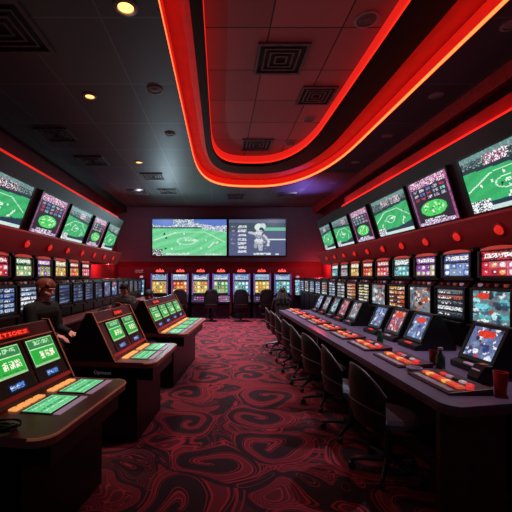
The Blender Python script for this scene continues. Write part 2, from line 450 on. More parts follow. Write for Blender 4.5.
def pic_player(w=84, h=54):
    im = Img(w, h, (88, 96, 132)); rng = im.rng
    im.rect(0, 0, 1, 0.1, (96, 104, 134)); im.rect(0, 0.1, 1, 0.34, (62, 84, 92), 0.8)
    im.rect(0.62, 0.22, 1, 0.31, (116, 196, 166)); im.rect(0.66, 0.54, 1, 0.565, (214, 230, 226))
    im.noise(0.04, 0.14, 0.38, 0.32, [(60, 76, 84), (100, 110, 116), (70, 84, 110)], 0.6)
    for k in range(7):
        v0 = 0.17 + 0.115 * k
        im.text(0.15, v0, 0.31, v0 + 0.07, (226, 232, 240), 0.72)
        if k < 5: im.text(0.03, v0 + 0.01, 0.11, v0 + 0.05, (176, 160, 190), 0.5)
    # player: pale helmet, jersey, legs
    im.ell(0.53, 0.22, 0.075, 0.11, (226, 236, 232)); im.ell(0.60, 0.19, 0.05, 0.09, (206, 224, 222)); im.ell(0.575, 0.27, 0.04, 0.05, (52, 60, 74))
    im.ell(0.55, 0.42, 0.10, 0.11, (150, 160, 184)); im.ell(0.52, 0.38, 0.07, 0.05, (216, 220, 226)); im.ell(0.63, 0.40, 0.05, 0.07, (96, 90, 120))
    im.line(0.46, 0.40, 0.37, 0.36, (210, 214, 222), 0.035); im.line(0.62, 0.44, 0.70, 0.60, (206, 214, 220), 0.025); im.line(0.70, 0.60, 0.69, 0.72, (226, 230, 230), 0.022)
    im.ell(0.53, 0.60, 0.085, 0.07, (226, 230, 228)); im.line(0.56, 0.64, 0.56, 0.84, (190, 196, 206), 0.032); im.line(0.48, 0.64, 0.47, 0.76, (170, 178, 192), 0.030)
    im.noise(0.44, 0.3, 0.66, 0.82, [(60, 62, 86), (226, 230, 232)], 0.16)
    im.text(0.43, 0.93, 0.74, 0.98, (230, 236, 240), 0.75); im.text(0.82, 0.94, 0.88, 0.98, (230, 236, 240), 0.8)
    return im.jitter(0.08)

PAL = {
 'gold and orange': [(240, 190, 70), (250, 230, 130), (214, 110, 50), (255, 250, 220), (120, 70, 40)],
 'crimson and pink': [(226, 50, 70), (240, 120, 150), (255, 220, 226), (130, 30, 50), (240, 170, 90)],
 'cyan and teal': [(90, 190, 196), (180, 236, 230), (50, 110, 130), (240, 250, 250), (40, 70, 90)],
 'deep blue': [(50, 76, 150), (96, 120, 180), (130, 150, 190), (26, 34, 80), (70, 90, 130)],
 'blue and white': [(80, 120, 200), (160, 190, 236), (240, 244, 250), (40, 50, 110), (120, 150, 180)],
 'violet and lime': [(170, 90, 190), (190, 220, 110), (240, 200, 236), (90, 50, 120), (250, 240, 220)],
 'green and cream': [(110, 190, 120), (210, 230, 170), (250, 240, 210), (50, 100, 70), (180, 150, 80)],
 'red and amber': [(230, 70, 40), (250, 170, 70), (255, 236, 190), (120, 40, 30), (240, 120, 90)],
 'grey and rust': [(150, 160, 166), (220, 226, 228), (190, 90, 60), (60, 66, 74), (110, 120, 124)],
}
def pic_reels(pal, cols=4, rows=3, w=30, h=26, title=True, dark=(34, 24, 34)):
    im = Img(w, h, dark); P = PAL[pal]; rng = im.rng
    t0 = 0.0
    if title:
        im.noise(0, 0, 1, 0.34, [P[3], dark, P[0]]); im.text(0.06, 0.06, 0.94, 0.28, (244, 236, 232), 0.72)
        im.rect(0, 0.36, 1, 0.42, (20, 16, 20)); t0 = 0.42
    for i in range(cols):
        for j in range(rows):
            u0, u1 = i / cols, (i + 1) / cols; v0, v1 = t0 + (1 - t0) * j / rows, t0 + (1 - t0) * (j + 1) / rows
            c = P[rng.randint(len(P))]
            im.rect(u0, v0, u1, v1, P[rng.randint(2)], 0.75)
            im.ell((u0 + u1) / 2, (v0 + v1) / 2, (u1 - u0) * 0.36, (v1 - v0) * 0.36, c)
            im.ell((u0 + u1) / 2 + 0.02, (v0 + v1) / 2 - 0.02, (u1 - u0) * 0.14, (v1 - v0) * 0.14, (250, 246, 240))
    return im.jitter(0.25)

def pic_mosaic(pal, w=40, h=32, extra=(), dark=(40, 44, 56), n=70):
    im = Img(w, h, dark); P = PAL[pal]; rng = im.rng
    im.rect(0, 0, 1, 1, P[1], 0.45)
    for k in range(n):
        c = P[rng.randint(len(P))] if rng.rand() < 0.7 else [(40, 34, 44), (236, 236, 240), (180, 60, 60), (90, 100, 120)][rng.randint(4)]
        im.ell(rng.rand(), rng.rand(), 0.03 + 0.09 * rng.rand(), 0.03 + 0.09 * rng.rand(), c, 0.85)
        if k % 3 == 0:
            u, v = rng.rand(), rng.rand(); im.line(u, v, u + 0.25 * (rng.rand() - 0.5), v + 0.25 * (rng.rand() - 0.5), c, 0.02)
    for (u, v, a, b_, c) in extra: im.ell(u, v, a, b_, c)
    return im.jitter(0.25)

def pic_rows(pal, w=36, h=30, cols=2, rows=6, dark=(30, 34, 44)):
    im = Img(w, h, dark); P = PAL[pal]; rng = im.rng
    for i in range(cols):
        for j in range(rows):
            u0, v0 = i / cols + 0.03, j / rows + 0.03
            c = P[rng.randint(3)]
            im.rect(u0, v0, u0 + 0.9 / cols, v0 + 0.42 / rows, c, 0.5)
            im.text(u0, v0, u0 + 0.9 / cols, v0 + 0.62 / rows, P[rng.randint(len(P))], 0.55)
            im.text(u0, v0 + 0.3 / rows, u0 + 0.5 / cols, v0 + 0.6 / rows, (236, 236, 240) if pal != 'deep blue' else (150, 170, 214), 0.45)
    if pal == 'deep blue': im.a *= 0.8
    return im.jitter(0.25)

def pic_green(w=34, h=26, var=0):
    im = Img(w, h, (40, 176, 62)); rng = im.rng
    im.rect(0, 0, 1, 0.34, (54, 132, 72)); im.text(0.25, 0.08, 0.86, 0.24, (170, 230, 176), 0.55)
    im.rect(0, 0.35, 1, 0.39, (196, 240, 196)); im.rect(0, 0, 1, 0.04, (150, 220, 150)); im.rect(0, 0.94, 1, 1, (160, 206, 150))
    for k in range(3):
        u0 = 0.32 + 0.2 * k
        im.text(u0, 0.5, u0 + 0.16, 0.76, (244, 250, 220), 0.72)
    im.text(0.2, 0.84, 0.9, 0.9, (60, 110, 60), 0.6)
    im.rect(0, 0, 0.03, 1, (140, 220, 150)); im.rect(0.97, 0, 1, 1, (110, 200, 120))
    return im.jitter(0.12)

def pic_touch(w=34, h=26):
    im = Img(w, h, (92, 196, 130)); rng = im.rng
    for j in range(6):
        v0 = 0.08 + 0.15 * j
        im.text(0.06, v0, 0.94, v0 + 0.07, [(40, 110, 66), (196, 240, 206), (126, 224, 150)][j % 3], 0.6)
    im.rect(0, 0, 1, 0.04, (170, 226, 186)); im.rect(0, 0.96, 1, 1, (170, 226, 186))
    return im.jitter(0.12)

def pic_small(w=20, h=12, c=(90, 140, 220)):
    im = Img(w, h, (14, 20, 50)); im.text(0.1, 0.2, 0.9, 0.8, c, 0.65); im.text(0.1, 0.3, 0.6, 0.6, (206, 226, 250), 0.4); return im.jitter(0.2)

FONT = {'M': ['10001', '11011', '10101', '10001', '10001'], 'U': ['10001', '10001', '10001', '10001', '01110'], 'I': ['111', '010', '010', '010', '111'],
        'T': ['11111', '00100', '00100', '00100', '00100'], 'O': ['01110', '10001', '10001', '10001', '01110'], 'E': ['11111', '10000', '11110', '10000', '11111'],
        'S': ['01111', '10000', '01110', '00001', '11110'], 'C': ['01111', '10000', '10000', '10000', '01111']}
def pic_sign(word):
    cols = []
    for ch in word:
        g = FONT[ch]
        for x in range(len(g[0])): cols.append([g[y][x] for y in range(5)])
        cols.append(['0'] * 5)
    w = len(cols) + 3; im = Img(w, 9, (120, 8, 8))
    for x, c in enumerate(cols):
        for y in range(5):
            if c[y] == '1': im.a[y + 2, x + 2] = (255, 70, 44)
    return im

def screen(name, im, corner, U, V, parent=None, m='screen'):
    """grid of coloured cells; corner = lower left as its viewer sees it"""
    c, U, V = Vector(corner), Vector(U), Vector(V)
    w, h = im.w, im.h
    vs = [tuple(c + U * (i / w) + V * (j / h)) for j in range(h + 1) for i in range(w + 1)]
    fs = [(j * (w + 1) + i, j * (w + 1) + i + 1, (j + 1) * (w + 1) + i + 1, (j + 1) * (w + 1) + i) for j in range(h) for i in range(w)]
    me = bpy.data.meshes.new(name); me.from_pydata(vs, [], fs)
    a = np.clip(im.a[::-1], 0, 255) / 255.0
    l = np.where(a <= 0.04045, a / 12.92, ((a + 0.055) / 1.055) ** 2.4).reshape(-1, 3)
    col = np.ones((len(fs), 4, 4), dtype=np.float32); col[:, :, :3] = l[:, None, :]
    at = me.color_attributes.new('Col', 'FLOAT_COLOR', 'CORNER'); at.data.foreach_set('color', col.ravel())
    me.materials.append(M[m])
    o = bpy.data.objects.new(name, me); C.objects.link(o); o.parent = parent
    return o

# ================================================================== CAMERA
cam_d = bpy.data.cameras.new('camera'); cam = bpy.data.objects.new('camera', cam_d); C.objects.link(cam)
cam.location = (0, 0, 1.63); cam.rotation_euler = (R(90), 0, 0)
cam_d.sensor_width = 36; cam_d.lens = 350 / 512 * 36
cam_d.shift_x = 36 / 512; cam_d.shift_y = 20 / 512
cam_d.clip_start = 0.05
scene.camera = cam

# ================================================================== SETTING
YB = 14.3
b = MB(); b.box(-4.3, 4.3, -1.2, YB + 0.15, -0.12, 0.0); struct(b.build('floor', 'carpet'))
b = MB(); b.box(-4.3, -4.15, -1.2, YB + 0.15, 0, 4.75); struct(b.build('wall_left', 'maroon'))
b = MB(); b.box(4.15, 4.3, -1.2, YB + 0.15, 0, 4.75); struct(b.build('wall_right', 'maroon'))
b = MB(); b.box(-4.15, 4.15, YB, YB + 0.15, 0, 4.75); struct(b.build('wall_back', 'maroon'))
b = MB(); b.box(-4.14, 4.14, YB - 0.28, YB - 0.005, 2.2, 4.39); b.build('trim_1', 'wall')['kind'] = 'structure'   # bulkhead carrying the two big screens
b = MB(); b.box(-4.14, 4.14, YB - 0.03, YB - 0.004, 0.0, 0.12); struct(b.build('baseboard_back', 'black'))

def outline(xl, xr, yf, ys, y0=1.2, nl=3.3, nr=2.25, n=40):
    """closed outline of the rounded ceiling tray, near edge straight"""
    cx = (xl + xr) / 2; hw = (xr - xl) / 2; pts = [(xl, y0)]
    for k in range(n + 1):
        a = math.pi * (1 - k / n); u = math.cos(a)
        e = nl if u < 0 else nr
        ct = abs(math.cos(a)) ** (2 / e); st = abs(math.sin(a)) ** (2 / e)
        pts.append((cx + (1 if u >= 0 else -1) * hw * ct, ys + (yf - ys) * st))
    pts.append((xr, y0))
    return pts
O0 = outline(-0.62, 2.90, 10.9, 7.3)
O1 = outline(-0.33, 2.54, 10.10, 7.2)
O2 = outline(-0.19, 2.10, 9.42, 7.1)

def ring_fill(outer, inner, z):
    bm = bmesh.new(); es = []
    for pts in (outer, inner):
        vs = [bm.verts.new((x, y, z)) for x, y in pts]
        es += [bm.edges.new((vs[i], vs[(i + 1) % len(vs)])) for i in range(len(vs))]
    bmesh.ops.triangle_fill(bm, use_beauty=True, use_dissolve=False, edges=es)
    return bm
def band(mb, o, z0, z1):
    n = len(o)
    mb._add([(x, y, z0) for x, y in o] + [(x, y, z1) for x, y in o], [(i, (i + 1) % n, (i + 1) % n + n, i + n) for i in range(n)])
def strip_between(mb, oa, ob, z):
    n = len(oa)
    mb._add([(x, y, z) for x, y in oa] + [(x, y, z) for x, y in ob], [(i, (i + 1) % n, (i + 1) % n + n, i + n) for i in range(n)])
ZC = 4.4
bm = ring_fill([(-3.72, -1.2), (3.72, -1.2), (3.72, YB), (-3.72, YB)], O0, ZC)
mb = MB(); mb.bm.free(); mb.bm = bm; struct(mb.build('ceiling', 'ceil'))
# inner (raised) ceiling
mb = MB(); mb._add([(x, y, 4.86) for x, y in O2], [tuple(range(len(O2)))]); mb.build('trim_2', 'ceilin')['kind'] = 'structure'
# red cove: upright face and shelf underside
mb = MB(); strip_between(mb, O0, O1, 4.62); mb.build('trim_3', 'tray')['kind'] = 'structure'
# black ring
mb = MB(); band(mb, O1, 4.575, 4.62); strip_between(mb, O1, O2, 4.575); band(mb, O2, 4.575, 4.66); mb.build('trim_4', 'trayblack')['kind'] = 'structure'
mb = MB(); band(mb, O2, 4.70, 4.86); mb.build('trim_5', 'glowinner')['kind'] = 'structure'
# LED strips
t = thing('led_strip', 'bright orange-red LED strip along the outer rim of the rounded ceiling cove', 'light strip')
mb = MB(); band(mb, O0, 4.40, 4.455); mb.build('diffuser', 'led', t)
mb = MB(); band(mb, O0, 4.456, 4.62); mb.build('cove_face_glow', 'glowface', t)  # upright cove face, strip light put into its material
mb = MB(); band(mb, O2, 4.66, 4.70); tag(mb.build('led_strip', 'ledin'), 'deep red LED strip around the inner opening of the ceiling cove', 'light strip')
# ceiling side fascias and raised perimeter
for sx, nm in ((-1, 'trim_6'), (1, 'trim_7')):
    mb = MB(); mb.box(sx * 3.72, sx * 3.80, -1.2, YB - 0.3, 4.17, 4.46); mb.build(nm, 'fascia' if sx > 0 else 'blackwall')['kind'] = 'structure'
for sx, nm in ((-1, 'trim_8'), (1, 'trim_9')):
    mb = MB(); mb.box(sx * 3.80, sx * 4.15, -1.2, YB, 4.66, 4.74); mb.build(nm, 'blackwall')['kind'] = 'structure'
# tilted television walls, solid down to the soffit
TILT = {1: (3.38, 3.07), -1: (3.46, 3.07)}   # x at z 2.38 and at z 3.38
for sx, nm in ((-1, 'trim_10'), (1, 'trim_11')):
    xb, xt = TILT[sx]
    mb = MB(); mb.prism([(sx * xb, 2.38), (sx * xt, 3.38), (sx * (xt + 0.06), 3.38), (sx * (xt + 0.06), 3.34), (sx * 4.14, 3.34), (sx * 4.14, 2.38)], 1.0, 11.15)
    mb.build(nm, 'blackwall')['kind'] = 'structure'
for sx, nm in ((-1, 'trim_12'), (1, 'trim_13')):
    mb = MB(); mb.prism([(sx * 3.15, 2.34), (sx * 3.15, 2.37), (sx * 4.14, 2.37), (sx * 4.14, 2.0), (sx * 3.30, 2.0)], 1.0, 11.25)
    mb.build(nm, 'soffit')['kind'] = 'structure'
# side LED channels on top of the tilted walls
t = thing('led_strip', 'wide crimson LED band above the right row of televisions', 'light strip', (0, 0, 3.385))
mb = MB(); mb.box(3.095, 3.115, 1.2, 8.9, 0, 0.03); mb.build('diffuser', 'ledside', t)
mb = MB(); mb.box(3.165, 3.18, 1.2, 8.9, 0, 0.24); mb.build('reflector_board', 'tray', t)
mb = MB(); mb.box(-3.115, -3.085, 1.2, 10.6, 3.385, 3.43); tag(mb.build('led_strip', 'ledthin'), 'thin red LED line above the left row of televisions', 'light strip')

# ------------------------------------------------------------------ ceiling fixtures
def ordinal(n):
    return ['first', 'second', 'third', 'fourth', 'fifth', 'sixth', 'seventh', 'eighth', 'ninth', 'tenth', 'eleventh', 'twelfth', 'thirteenth', 'fourteenth', 'fifteenth', 'sixteenth', 'seventeenth'][n]

def downlight(x, y, z, d, lit, label, group):
    t = thing('recessed_downlight', label, 'ceiling light', (x, y, z), 0, group)
    r = d / 2
    mb = MB(); mb.lathe([(r * 0.68, -0.004), (r * 0.72, -0.022), (r, -0.014), (r, -0.003), (r * 0.68, -0.003)], seg=28); mb.build('trim_ring', 'fixture', t, True)
    mb = MB(); mb.lathe([(0.001, -0.012), (r * 0.5, -0.014), (r * 0.66, -0.008), (r * 0.66, -0.003), (0.001, -0.003)], seg=24); mb.build('lens', 'amber' if lit else 'lensoff', t, True)
    return t
for i, (x, y, d) in enumerate([(-0.97, 3.6, 0.24), (-2.0, 5.38, 0.2), (-1.97, 8.5, 0.2)]):
    downlight(x, y, ZC, d, True, ['lit amber downlight nearest the camera, beside the red cove', 'lit amber downlight on the left ceiling, middle of three', 'lit amber downlight farthest back on the left ceiling'][i], 'lit amber downlights')
for i, (x, y) in enumerate([(3.2, 3.85), (3.3, 5.35), (3.3, 6.9), (3.29, 8.5), (3.35, 10.4)]):
    downlight(x, y, ZC, 0.2, False, 'pale round downlight right of the cove, %s from the near end' % ordinal(i), 'downlights beside the right fascia')

def disc(x, y, z, d, label):
    t = thing('ceiling_speaker', label, 'ceiling speaker', (x, y, z), 0, 'round ceiling discs'); r = d / 2
    mb = MB(); mb.lathe([(r * 0.8, -0.004), (r * 0.82, -0.02), (r, -0.012), (r, -0.003), (r * 0.8, -0.003)], seg=28); mb.build('rim', 'fixture', t, True)
    mb = MB(); mb.lathe([(0.001, -0.02), (r * 0.3, -0.02), (r * 0.34, -0.012), (r * 0.55, -0.012), (r * 0.78, -0.006), (r * 0.78, -0.003), (0.001, -0.003)], seg=24); mb.build('grille', 'vent', t, True)
disc(-0.97, 5.2, ZC, 0.24, 'round grey ceiling disc left of the cove, nearer of two')
disc(-0.97, 6.8, ZC, 0.2, 'round grey ceiling disc left of the cove, farther of two')
disc(1.84, 4.4, 4.86, 0.3, 'large round disc inside the ceiling tray, nearest the camera')
disc(1.84, 7.2, 4.86, 0.26, 'round disc in the middle of the ceiling tray')
disc(1.72, 8.5, 4.86, 0.3, 'round disc at the far rounded end of the ceiling tray')

def vent(x, y, z, s, label):
    t = thing('ceiling_vent', label, 'vent', (x, y, z), 0, 'square ceiling vents'); h = s / 2
    mb = MB(); mb.box(-h * 0.9, h * 0.9, -h * 0.9, h * 0.9, -0.006, -0.002); mb.build('vent_backing', 'ventdark', t)
    mb = MB()
    for (a0, a1, b0, b1) in ((-h, h, -h, -h * 0.88), (-h, h, h * 0.88, h), (-h, -h * 0.88, -h * 0.87, h * 0.87), (h * 0.88, h, -h * 0.87, h * 0.87)): mb.box(a0, a1, b0, b1, -0.03, -0.002)
    mb.build('vent_frame', 'vent', t)
    for k in (0.70, 0.48, 0.26):
        mb = MB(); q = h * k; w = 0.02 * s + 0.01
        for (a0, a1, b0, b1) in ((-q, q, -q, -q + w), (-q, q, q - w, q), (-q, -q + w, -q + w, q - w), (q - w, q, -q + w, q - w)): mb.box(a0, a1, b0, b1, -0.026, -0.008)
        mb.build('louvre', 'vent', t)
vent(0.90, 5.2, 4.86, 0.74, 'large square louvred vent inside the tray, nearest the camera')
vent(1.72, 6.25, 4.86, 0.62, 'square louvred vent inside the tray, middle of three')
vent(0.90, 8.6, 4.86, 0.74, 'square louvred vent at the far end inside the tray')
vent(-2.45, 3.9, ZC, 0.85, 'large dark vent at the top left corner of the ceiling')
vent(-3.2, 6.85, ZC, 0.62, 'square vent near the left fascia, nearer of two')
vent(-3.05, 8.4, ZC, 0.62, 'square vent near the left fascia, farther of two')
vent(-1.85, 9.7, ZC, 0.6, 'square vent left of the cove curve')
vent(-1.7, 11.4, ZC, 0.6, 'square vent near the back wall, right of a twin')
vent(-2.7, 11.5, ZC, 0.6, 'square vent near the back wall, farthest left')
vent(0.55, 12.2, ZC, 0.6, 'square vent behind the cove, above the gap between wall screens')
vent(2.25, 11.9, ZC, 0.6, 'square vent behind the cove on the right')

# soffit lights
for sx, side in ((1, 'right'), (-1, 'left')):
    k = 0
    y = 4.03 if sx > 0 else 5.83
    while y < 11.1:
        t = thing('soffit_light', 'round glowing red light on the %s red soffit, %s from the near end' % (side, ordinal(k)), 'light', (sx * 3.222, y, 2.165), 0, 'red lights along the %s soffit' % side)
        ang = math.atan2(0.15, 0.34)
        # local disc axis points along the soffit normal
        t.rotation_euler = (0, sx * (-(math.pi / 2) - ang), 0)
        mb = MB(); mb.lathe([(0.062, 0.004), (0.064, 0.016), (0.080, 0.010), (0.080, 0.003), (0.062, 0.003)], seg=20); mb.build('rim', 'soffit', t, True)
        mb = MB(); mb.lathe([(0.001, 0.048), (0.022, 0.045), (0.042, 0.035), (0.055, 0.020), (0.060, 0.003), (0.001, 0.003)], seg=18); mb.build('lens', 'redlens', t, True)
        y += 0.72 if sx > 0 else 0.775; k += 1

# ------------------------------------------------------------------ televisions
def side_tv(sx, y0, y1, im, label):
    """television on a tilted side wall, y0 near edge, y1 far edge"""
    xb, xt = TILT[sx]
    px = lambda z: xb + (xt - xb) * (z - 2.38)
    n = Vector((-sx * 1.0, 0, -(xb - xt))).normalized()
    w = y1 - y0; zc0, zc1 = 2.45, 3.13
    t = thing('wall_television', label, 'television', (sx * px(2.40), (y0 + y1) / 2, 2.40), 0, 'televisions along the %s wall' % ('right' if sx > 0 else 'left'))
    base = Vector((sx * px(zc0), 0, zc0)) - Vector((sx * px(2.40), 0, 2.40))
    up = Vector((sx * (px(zc1) - px(zc0)), 0, zc1 - zc0))
    un = up.normalized()
    def slab(name, y_a, y_b, u0, u1, d0, d1, m):
        c = []
        for d in (d0, d1):
            for (yy, uu) in ((y_a, u0), (y_b, u0), (y_b, u1), (y_a, u1)):
                c.append(base + un * uu + n * d + Vector((0, yy, 0)))
        mb = MB(); v, f = mb._add(c, [(0, 1, 2, 3), (7, 6, 5, 4), (0, 4, 5, 1), (1, 5, 6, 2), (2, 6, 7, 3), (3, 7, 4, 0)])
        bmesh.ops.recalc_face_normals(mb.bm, faces=f)
        return mb.build(name, m, t)
    H = up.length
    slab('casing', -w / 2 - 0.03, w / 2 + 0.03, -0.03, H + 0.03, 0.004, 0.040, 'black')
    fr = MB()
    for (ya, yb, ua, ub) in ((-w / 2 - 0.03, w / 2 + 0.03, -0.03, -0.004), (-w / 2 - 0.03, w / 2 + 0.03, H + 0.004, H + 0.03), (-w / 2 - 0.03, -w / 2 - 0.004, -0.004, H + 0.004), (w / 2 + 0.004, w / 2 + 0.03, -0.004, H + 0.004)):
        c = [base + un * uu + n * d + Vector((0, yy, 0)) for d in (0.041, 0.052) for (yy, uu) in ((ya, ua), (yb, ua), (yb, ub), (ya, ub))]
        v, f = fr._add(c, [(0, 1, 2, 3), (7, 6, 5, 4), (0, 4, 5, 1), (1, 5, 6, 2), (2, 6, 7, 3), (3, 7, 4, 0)]); bmesh.ops.recalc_face_normals(fr.bm, faces=f)
    fr.build('bezel', 'gloss', t)
    # viewer looking along +sx: right hand is -y for the right wall, +y for the left wall
    yl = w / 2 if sx > 0 else -w / 2
    screen('screen', im, base + n * 0.043 + Vector((0, yl, 0)), (0, -sx * w, 0), up, t, 'tv')
    return t
side_tv(1, 3.2, 4.56, pic_field(var=1), 'nearest television on the right wall, showing a football pitch')
side_tv(1, 4.84, 5.80, pic_table(var=1), 'right wall television with purple frame and green oval table, nearer of two')
side_tv(1, 5.95, 7.22, pic_field(var=2), 'right wall television showing a football pitch, between two oval table screens')
side_tv(1, 7.48, 8.40, pic_table(var=2), 'right wall television with green oval table, farther of two')
side_tv(1, 8.62, 9.76, pic_field(var=3), 'right wall television showing a pitch, second from the far end')
side_tv(1, 10.0, 10.95, pic_field(60, 54, 4), 'small farthest television on the right wall')
side_tv(-1, 4.3, 5.90, pic_field(var=2), 'nearest television on the left wall, cut by the photo edge, showing a pitch')
side_tv(-1, 6.2, 7.22, pic_table(var=3), 'left wall television with green oval table, nearer of two')
side_tv(-1, 7.42, 8.56, pic_field(var=3), 'left wall television showing a round green pitch, middle of five')
side_tv(-1, 8.82, 9.72, pic_table(var=4), 'left wall television with small green oval, second from the far end')
side_tv(-1, 9.96, 10.95, pic_field(60, 54, 5), 'farthest television on the left wall')

def back_tv(x0, x1, z0, z1, im, label):
    y = YB - 0.28
    t = thing('wall_screen', label, 'television', ((x0 + x1) / 2, y, z0), 0, 'big screens on the back wall')
    w = x1 - x0; h = z1 - z0
    mb = MB(); mb.box(-w / 2 - 0.05, w / 2 + 0.05, -0.05, -0.004, -0.05, h + 0.05); mb.build('casing', 'black', t)
    mb = MB()
    for (a, b_, c, d) in ((-w / 2 - 0.05, w / 2 + 0.05, -0.05, -0.005), (-w / 2 - 0.05, w / 2 + 0.05, h + 0.005, h + 0.05), (-w / 2 - 0.05, -w / 2 - 0.005, -0.005, h + 0.005), (w / 2 + 0.005, w / 2 + 0.05, -0.005, h + 0.005)): mb.box(a, b_, -0.066, -0.051, c, d)
    mb.build('bezel', 'gloss', t)
    screen('screen', im, (-w / 2, -0.054, 0), (w, 0, 0), (0, 0, h), t, 'tvback')
sb = 350 / (YB - 0.33)
back_tv((152.5 - 220) / sb, (226.5 - 220) / sb, 1.63 + 20.5 / sb, 1.63 + 56.5 / sb, pic_field(110, 56, 1, True), 'large wall screen on the left of the back wall showing a bright green pitch')
back_tv((229 - 220) / sb, (285.5 - 220) / sb, 1.63 + 20.5 / sb, 1.63 + 56.5 / sb, pic_player(), 'large grey-blue wall screen on the right of the back wall showing a helmeted player')

# ------------------------------------------------------------------ wall slot machines (local front faces -X)
W_ = 0.60
def wall_machine(label, group, loc, rz, tall, pal_u, pal_l, style, width=W_):
    t = thing('slot_machine', label, 'slot machine', loc, rz, group); h = width / 2
    mb = MB(); mb.prism([(0.0, 0.0), (0.0, 1.50), (0.05, 1.56), (1.20, 1.56), (1.20, 0.0)], -h, h, 'Y', 0.008); mb.build('cabinet', 'cab', t)
    # lower screen in its frame, leaning back a little
    mb = MB()
    z0, z1 = 1.12, 1.465; s = h - 0.035
    for (a, b_, c, d) in ((-h + 0.005, h - 0.005, z0 - 0.03, z0 - 0.003), (-h + 0.005, h - 0.005, z1 + 0.003, z1 + 0.028), (-h + 0.005, -s - 0.003, z0, z1), (s + 0.003, h - 0.005, z0, z1)): mb.box(-0.028, -0.001, a, b_, c, d, 0.004)
    mb.build('screen_frame', 'gloss', t)
    im = pic_rows(pal_l, cols=2 if style % 2 else 1, rows=5 if style % 3 else 6) if style not in (8, 9) else pic_mosaic(pal_l, 44, 34, [(0.3, 0.16, 0.16, 0.11, (216, 60, 44)), (0.24, 0.5, 0.2, 0.1, (120, 206, 222))] if style == 9 else ())
    screen('lower_screen', im, (-0.006, s, z0), (0, -2 * s, 0), (0, 0, z1 - z0), t)
    mb = MB(); mb.box(-0.07, -0.002, -h + 0.01, h - 0.01, 1.045, 1.08, 0.008); mb.build('ledge', 'black', t)
    if tall:
        mb = MB(); mb.box(0.085, 1.19, -h + 0.015, h - 0.015, 1.568, 1.965, 0.012); mb.build('top_box', 'cab', t)
        q = h - 0.06; a0, a1 = 1.635, 1.90
        mb = MB()
        for (a, b_, c, d) in ((-h + 0.02, h - 0.02, a0 - 0.028, a0 - 0.003), (-h + 0.02, -q - 0.003, a0, a1), (q + 0.003, h - 0.02, a0, a1), (-h + 0.02, h - 0.02, a1 + 0.003, a1 + 0.015)): mb.box(0.050, 0.084, a, b_, c, d, 0.003)
        mb.build('screen_frame', 'black', t)
        screen('upper_screen', pic_reels(pal_u, 4, 2, 30, 26), (0.075, q, a0), (0, -2 * q, 0), (0, 0, a1 - a0), t)
        mb = MB()
        n = 10; prof = [(q * math.cos(math.pi * k / n), 1.918 + 0.042 * math.sin(math.pi * k / n)) for k in range(n + 1)]
        mb.prism(prof, 0.057, 0.083, 'X'); mb.build('arch_lamp', 'arch', t)
        for k in range(4):
            mb = MB(); yy = -0.18 + 0.12 * k; mb.box(0.002, 0.03, yy - 0.022, yy + 0.022, 1.512, 1.545, 0.005); mb.build('button', ['lilac', 'copper', 'strip', 'redcup'][(k + style) % 4], t)
    return t
pal_names = list(PAL)
# right row
ups = ['red and amber', 'crimson and pink', 'cyan and teal', 'violet and lime', 'cyan and teal', 'crimson and pink', 'red and amber', 'gold and orange', 'grey and rust', 'cyan and teal']
ups = ['gold and orange', 'crimson and pink', 'blue and white', 'violet and lime', 'cyan and teal', 'crimson and pink', 'red and amber', 'gold and orange', 'grey and rust', 'cyan and teal']
los = ['cyan and teal', 'cyan and teal', 'grey and rust', 'grey and rust', 'red and amber', 'grey and rust', 'gold and orange', 'red and amber', 'grey and rust', 'blue and white', 'grey and rust', 'blue and white', 'blue and white', 'grey and rust', 'blue and white']
for k in range(15):
    y = 3.10 + 0.665 * k
    tall = k < 10
    lab = ('tall slot machine with %s reels, %s from near end of right wall' % (ups[k], ordinal(k))) if tall else ('low slot machine with %s screen, %s from far end of right wall' % (los[k].replace(' and ', '-'), ordinal(14 - k)))
    wall_machine(lab, 'slot machines along the right wall', (2.92, y, 0), 0, tall, ups[k] if tall else None, los[k], 9 if k < 2 else (8 if k == 3 or k == 5 else [2, 3, 4, 5, 7][k % 5]))
# left row
upl = ['crimson and pink', 'gold and orange', 'violet and lime', 'gold and orange', 'red and amber', 'crimson and pink']
upl[1] = 'green and cream'
for k in range(14):
    y = 4.72 + 0.615 * k
    tall = k < 6
    lab = ('tall slot machine with %s reels, %s from near end of left wall' % (upl[k], ordinal(k))) if tall else ('low slot machine with dim blue screen, %s from far end of left wall' % ordinal(13 - k))
    wall_machine(lab, 'slot machines along the left wall', (-2.92, y, 0), math.pi, tall, upl[k] if tall else None, 'blue and white' if tall and k < 2 else 'deep blue', k + 1, 0.56)

